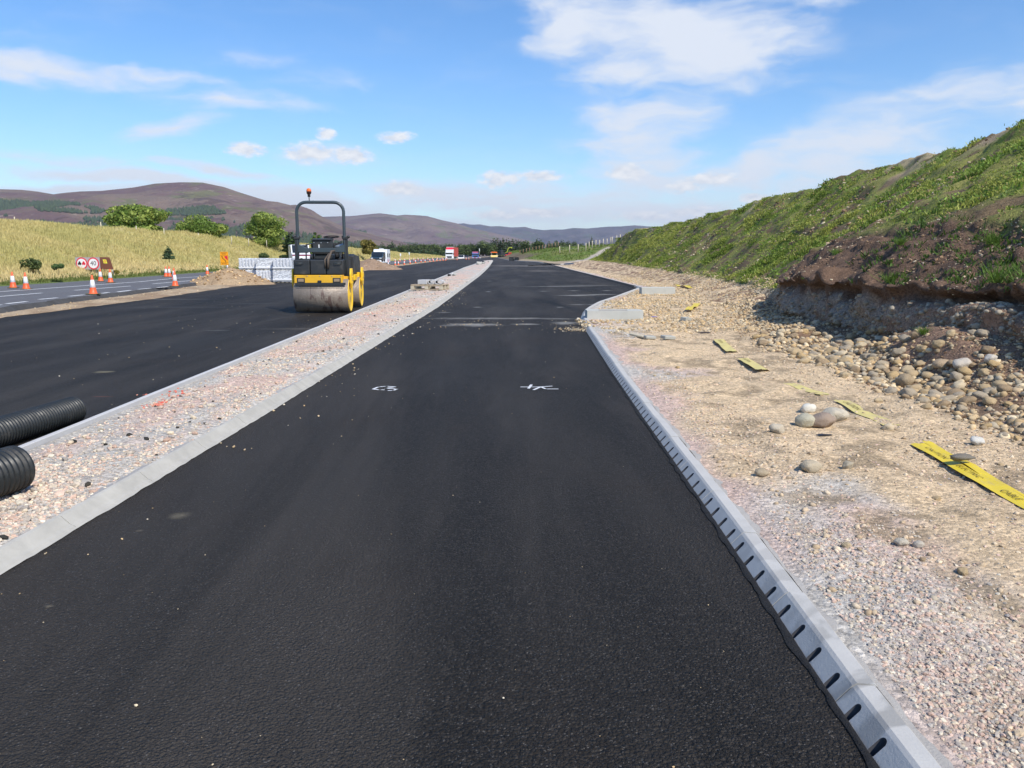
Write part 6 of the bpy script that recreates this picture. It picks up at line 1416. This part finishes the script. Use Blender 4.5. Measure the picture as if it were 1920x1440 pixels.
# black plastic chambers beside the far kerb
def chamber(u, v, D, s, rz, lab, door):
    p = PD(u, v, D); r_ = empty('plastic_chamber', (p.x, D, p.z), rz, lab, 'plastic chamber'); m_ = MB()
    m_.box(-s/2, s/2, -s/2, -s/2+.06, 0, s, .01); m_.box(-s/2, s/2, s/2-.06, s/2, 0, s, .01); m_.box(-s/2, -s/2+.06, -s/2+.062, s/2-.062, 0, s, .01); m_.box(s/2-.06, s/2, -s/2+.062, s/2-.062, 0, s, .01); m_.build('walls', M_pipe, r_)
    m_ = MB(); m_.box(-s/2-.03, s/2+.03, -s/2-.03, -s/2-.002, s*.9, s+.02, .01); m_.box(-s/2-.03, s/2+.03, -s/2-.03, -s/2-.002, -.01, s*.08, .01); m_.build('rim', M_rubber, r_)
    if door: m_ = MB(); m_.box(s/2-.01, s/2+.25, -s/2-.02, -s/2+.0, 0.1, s*.95, .01); m_.build('pale_side', plain('dusty_panel', (.30, .27, .22), .8), r_)
chamber(959, 490.2, 196, 1.05, R(10), 'square black plastic chamber, left of two by the far kerb', True); chamber(969, 490.2, 195, 1.0, R(-12), 'greenish black plastic chamber, right of two by the far kerb', False)
# black edging lying across at the end of the near kerb
def bent_strip(name, pix, w, label, mat, off=.05):
    pts = [PG(u, v, off) for u, v in pix]; m_ = MB()
    for a, b_ in zip(pts[:-1], pts[1:]):
        d = (b_-a).normalized(); n_ = Vector((-d.y, d.x, 0))*w/2; m_.prism([(a.x-n_.x, a.y-n_.y), (b_.x-n_.x, b_.y-n_.y), (b_.x+n_.x, b_.y+n_.y), (a.x+n_.x, a.y+n_.y)], a.z, a.z+.12, 'z')
    o_ = m_.build(name, mat); return tag(o_, label, 'plastic strip')
bent_strip('plastic_strip', [(995, 498.4), (1008, 497.6), (1017, 496.6), (1021, 497.6)], .8, 'low black plastic strip lying on the sand at the end of the kerb', M_rubber, .02)
bent_strip('plastic_strip', [(1021, 496.8), (1024, 494.6), (1034, 495.6), (1048, 496.4)], .5, 'kinked black plastic strip standing at the kerb end', M_rubber, .1)
V_, F_ = ico(3, 77, .9, .35); o_ = link('plastic_sheet', npmesh('plastic_sheet', V_*np.array((1.0, .6, .5)), F_, None, True), plain('dark_blue_plastic', (.03, .05, .08), .3)); o_.location = PG(1068, 495.6, .15); tag(o_, 'crumpled dark blue plastic sheet on the sand beyond the kerb', 'plastic sheet')

# ================================================================== FENCES
def fence(name, posts, label, H, mat, wires=True, r=.05):
    p0 = posts[0]; root = empty(name, p0, 0, label, 'fence')
    for p in posts:
        m_ = MB(); q = p-p0; m_.cyl((q.x, q.y, q.z-.3), (q.x+random.uniform(-.04, .04), q.y, q.z+H*random.uniform(.92, 1.06)), r, r*.9, 8); m_.build('post', mat, root)
    if wires:
        m_ = MB()
        for z in (.35, .62, .9): m_.tube([(p-p0)+Vector((0, 0, z*H)) for p in posts], .008, 4)
        m_.build('wire', M_galv, root)
def field_pt(u, v, D): return PD(u, v, D)
fence('post_and_wire_fence', [PD(u, v, D) for u, v, D in [(1049.5, 472, 158), (1068, 470.5, 160), (1084, 469, 162), (1098.6, 466.8, 163), (1104.6, 463.5, 165), (1110.5, 462, 167), (1117, 461, 168), (1124, 459.5, 169), (1131, 458.4, 170), (1138, 457, 171), (1145, 455, 172), (1148, 454, 171), (1156, 452, 171), (1163, 450, 171)]], 'pale post and wire fence climbing the field edge towards the grassy bank', 1.15, M_palewood, True, .09)
fence('distant_fence', [PD(u, 475-(u-975)*.2, 238) for u in range(975, 1050, 6)], 'low brown fence line with closely spaced posts across the green field', 1.1, plain('brown_posts', (.35, .20, .12), .9), True, .07)
fence('ridge_fence', [PD(u, v, D) for u, v, D in [(28, 421, 66), (190, 430, 73), (256, 436, 78), (308, 440, 82), (372, 447, 90), (434, 453.5, 93), (466, 457, 97), (500, 460, 103)]], 'low fence of short pale posts along the top of the left embankment', .62, M_palewood, False, .05)

# ================================================================== WARNING TAPE
M_tape = plain('yellow_tape', (.70, .53, .035), .5, var=.12, scale=9, dirt=((.45, .34, .17), .55)); M_tape2 = plain('dusty_yellow_tape', (.60, .51, .19), .75, var=.15, scale=8, dirt=((.48, .37, .23), .95)); M_print = plain('tape_print', (.12, .09, .02), .7)
def tape(pa, pb, w, label, mat=M_tape, words='CAUTION ELECTRIC CABLE BELOW', curl=.02, fold=False, seed=0, lift=.024, buried=False):
    A = PT(*pa, right); B = PT(*pb, right); L_ = (Vector((B.x, B.y, 0))-Vector((A.x, A.y, 0))).length; d = Vector((B.x-A.x, B.y-A.y, 0)).normalized(); n_ = Vector((-d.y, d.x, 0))
    gs_ = [np.mean([ground_at(right, A.x+d.x*q+n_.x*o_, A.y+d.y*q+n_.y*o_) for o_ in (-w/2, 0, w/2)]) for q in np.linspace(0, L_, 5)]
    smooth_g = lambda s: float(np.interp(s, np.linspace(0, L_, 5), gs_))
    def pos(s, t, e=0):
        x, y = A.x+d.x*s+n_.x*t, A.y+d.y*s+n_.y*t; z = (max(smooth_g(s), ground_at(right, x, y)-.015) if not buried else float(np.interp(s, [0, L_], [gs_[0], gs_[-1]]))*.4+.6*float(np.mean(gs_)))+lift+curl*(math.sin(s*2.2+seed)*.5+.5)*(1-(s/L_-.5)**2)+.0025*math.sin(t*40+s*9+seed)+e; return Vector((x, y, z))
    root = empty('warning_tape', A, 0, label, 'warning tape', 'yellow warning tape half buried in the sand track'); ns, nt_ = max(6, int(L_/.04)), 6
    V = []; F_ = []
    for i in range(ns+1):
        s = L_*i/ns; rag_ = 1
        for j in range(nt_+1): t = (j/nt_-.5)*w*(1+.05*math.sin(s*7+seed)); V.append(pos(s+(.02*math.sin(j*2.1+seed) if i in (0, ns) else 0), t)-A)
    for i in range(ns):
        for j in range(nt_): k = i*(nt_+1)+j; F_.append((k, k+1, k+nt_+2, k+nt_+1))
    link('tape_strip', npmesh('tape_strip', np.array([v[:] for v in V]), np.array(F_), None, True), mat, root)
    if words:
        ws_ = words.split(); tot = sum(len(q) for q in ws_)+len(ws_)-1; step = L_*.86/tot; at_ = 0
        for wd in ws_:
            me = text_mesh(wd, w*.34, 0, 'LEFT'); co_ = [Vector(v.co) for v in me.vertices]; x0 = min(c_.x for c_ in co_); x1 = max(c_.x for c_ in co_); sc_ = min(1.6, step*len(wd)/(x1-x0))
            for v, c_ in zip(me.vertices, co_): v.co = pos(L_*.07+at_*step+(c_.x-x0)*sc_, c_.y*1.3, .005)-A
            link('lettering', me, M_print, root); at_ += len(wd)+1
    if fold:
        V = []; F_ = []
        for i in range(ns+1):
            s = L_*i/ns; e = pos(s, -w/2) if fold > 0 else pos(s, w/2); V.append(e-A); V.append(e-A+n_*(-.012 if fold > 0 else .012)*3+Vector((0, 0, -.03)))
        for i in range(ns): F_.append((i*2, i*2+1, i*2+3, i*2+2))
        link('folded_edge', npmesh('folded_edge', np.array([v[:] for v in V]), np.array(F_), None, True), M_tape, root)
    return root
tape((1722, 838), (2040, 1012), .135, 'bright yellow warning tape with a flat dark stone on it, nearest strip', M_tape, 'CAUTION ELECTRIC CABLE BELOW', .006, -1, 1, .016)
tape((1737, 833), (1925, 941), .07, 'narrow second yellow tape strip emerging behind the nearest one', M_tape, '', .01, False, 2, .012)
tape((1577, 753), (1672, 798), .15, 'dusty yellow tape strip lying right of the boulder trio', M_tape2, 'CAUTION', .02, -1, 3, .004)
tape((1478, 720), (1545, 741), .14, 'thin half buried tape strip between the boulder trio and the sand', M_tape2, '', .01, False, 4, .006)
tape((1392, 676), (1428, 698), .15, 'yellow tape strip in the sand, second from the top of the track', M_tape2, 'CAUTION', .02, -1, 5)
tape((1347, 640), (1371, 662), .16, 'yellow tape strip in the sand, topmost clear one on the track', M_tape2, 'CAUTION', .02, -1, 6)
tape((1291, 586), (1308, 574), .18, 'crumpled yellow tape scrap lying behind the gravel beyond the near beam', M_tape, '', .08, False, 7)
tape((1268, 536), (1296, 541), .2, 'tiny far scrap of yellow tape at the foot of the grass bank', M_tape, '', .06, False, 8)
named_cob(1799, 876, .06, (.20, .18, .15), 'flat dark grey stone holding down the nearest yellow tape', 4, .3, rz=0); COL.objects[-1].location.z += .045; COL.objects[-1].scale = (.085, .055, .035)
# bits of litter
def litter(u, v, s, col, label, L=right):
    p = PT(u, v, L); V_, F_ = ico(2, random.randint(1, 99), 1.2, .35); o_ = link('litter', npmesh('litter', V_*s*np.array((1.3, .6, .4)), F_), plain('litter_plastic', col, .4)); o_.location = (p.x, p.y, p.z+s*.15); tag(o_, label, 'litter')
litter(1227, 595, .07, (.05, .06, .5), 'small blue plastic scrap on the gravel right of the near beam'); litter(1207, 633, .06, (.15, .35, .75), 'light blue plastic scrap among the stones below the near beam'); litter(1545, 818, .05, (.02, .02, .02), 'black scrap lying below the boulder trio'); litter(1322, 625, .09, (.05, .035, .03), 'dark brown scrap at the head of the sand track')
def slab(u, v, L_, w, h, rz, mat, label):
    p = PT(u, v, right); m_ = MB(); m_.box(-L_/2, L_/2, -w/2, w/2, 0, h, .01); o_ = m_.build('stone_slab', mat); o_.location = (p.x, p.y, p.z+.01); o_.rotation_euler = (.1, .08, rz); tag(o_, label, 'slab')
slab(1195, 632, .34, .08, .04, -.9, M_palewood, 'pale broken timber offcut on the gravel below the near beam'); slab(1218, 636, .2, .12, .05, .3, M_block, 'flat grey slab beside the timber offcut'); slab(1252, 637, .24, .14, .06, .5, M_block, 'angular grey slab right of the timber offcut'); slab(1285, 603, .22, .16, .09, .8, M_block, 'pale grey slab lying on the gravel right of the near beam')

# ================================================================== SPRAYED MARKS
M_spray = plain('white_spray', (.62, .63, .64), .7, var=.2, scale=30)
def spray(strokes, label, w=.032, ox=640, oy=680, k=4.174):
    m_ = MB(); h = .004
    for st in strokes:
        pts = [PG(ox+x/k, oy+y/k, h) for x, y in st]; h += .0006
        for a, b_ in zip(pts[:-1], pts[1:]):
            d = (b_-a).normalized(); n_ = Vector((-d.y, d.x, 0))*w/2; e = d*w*.4; m_.quad(a-n_-e, b_-n_+e, b_+n_+e, a+n_-e); 
    o_ = m_.build('painted_mark', M_spray, recalc=False); tag(o_, label, 'paint mark')
spray([[(250, 212), (300, 215), (330, 214)], [(250, 210), (290, 190), (355, 188), (420, 193)], [(418, 193), (352, 205), (434, 206), (408, 219), (372, 223)]], 'white sprayed survey figure on the left of the lane, like an upturned 63')
spray([[(1410, 191), (1480, 194), (1545, 192)], [(1487, 178), (1466, 204)], [(1507, 212), (1560, 189), (1645, 186)], [(1562, 192), (1600, 209), (1690, 210)]], 'white sprayed survey mark with a cross stroke on the right of the lane')

# ================================================================== HAZE
m = bpy.data.materials.new('haze'); m.use_nodes = True; nt = m.node_tree
for n in list(nt.nodes): nt.nodes.remove(n)
pv = nt.nodes.new('ShaderNodeVolumePrincipled'); pv.inputs['Color'].default_value = (.82, .88, 1, 1); pv.inputs['Density'].default_value = 5e-5; pv.inputs['Anisotropy'].default_value = .2
out_ = nt.nodes.new('ShaderNodeOutputMaterial'); nt.links.new(pv.outputs[0], out_.inputs['Volume'])
m_ = MB(); m_.box(-14000, 14000, -400, 14000, -4, 620); hz = m_.build('haze', m); hz['kind'] = 'stuff'

for (u, v, a_, b_) in [(318, 742, .26, .10), (300, 757, .12, .06), (690, 588, .3, .14), (775, 573, .25, .15)]:
    c_ = PT(u, v, island); Q = np.array([(c_.x+random.gauss(0, a_*.5), c_.y+random.gauss(0, b_*2), 0) for _ in range(60)]); Q[:, 2] = [ground_at(island, q[0], q[1]) for q in Q]
    o = swarm('red_sprayed_chips', Q, psize(60, .006, .02), pick([(.55, .12, .10), (.60, .20, .16), (.50, .25, .20)], 60), CHIP, M_stone, .35); tag(o, kind='stuff')
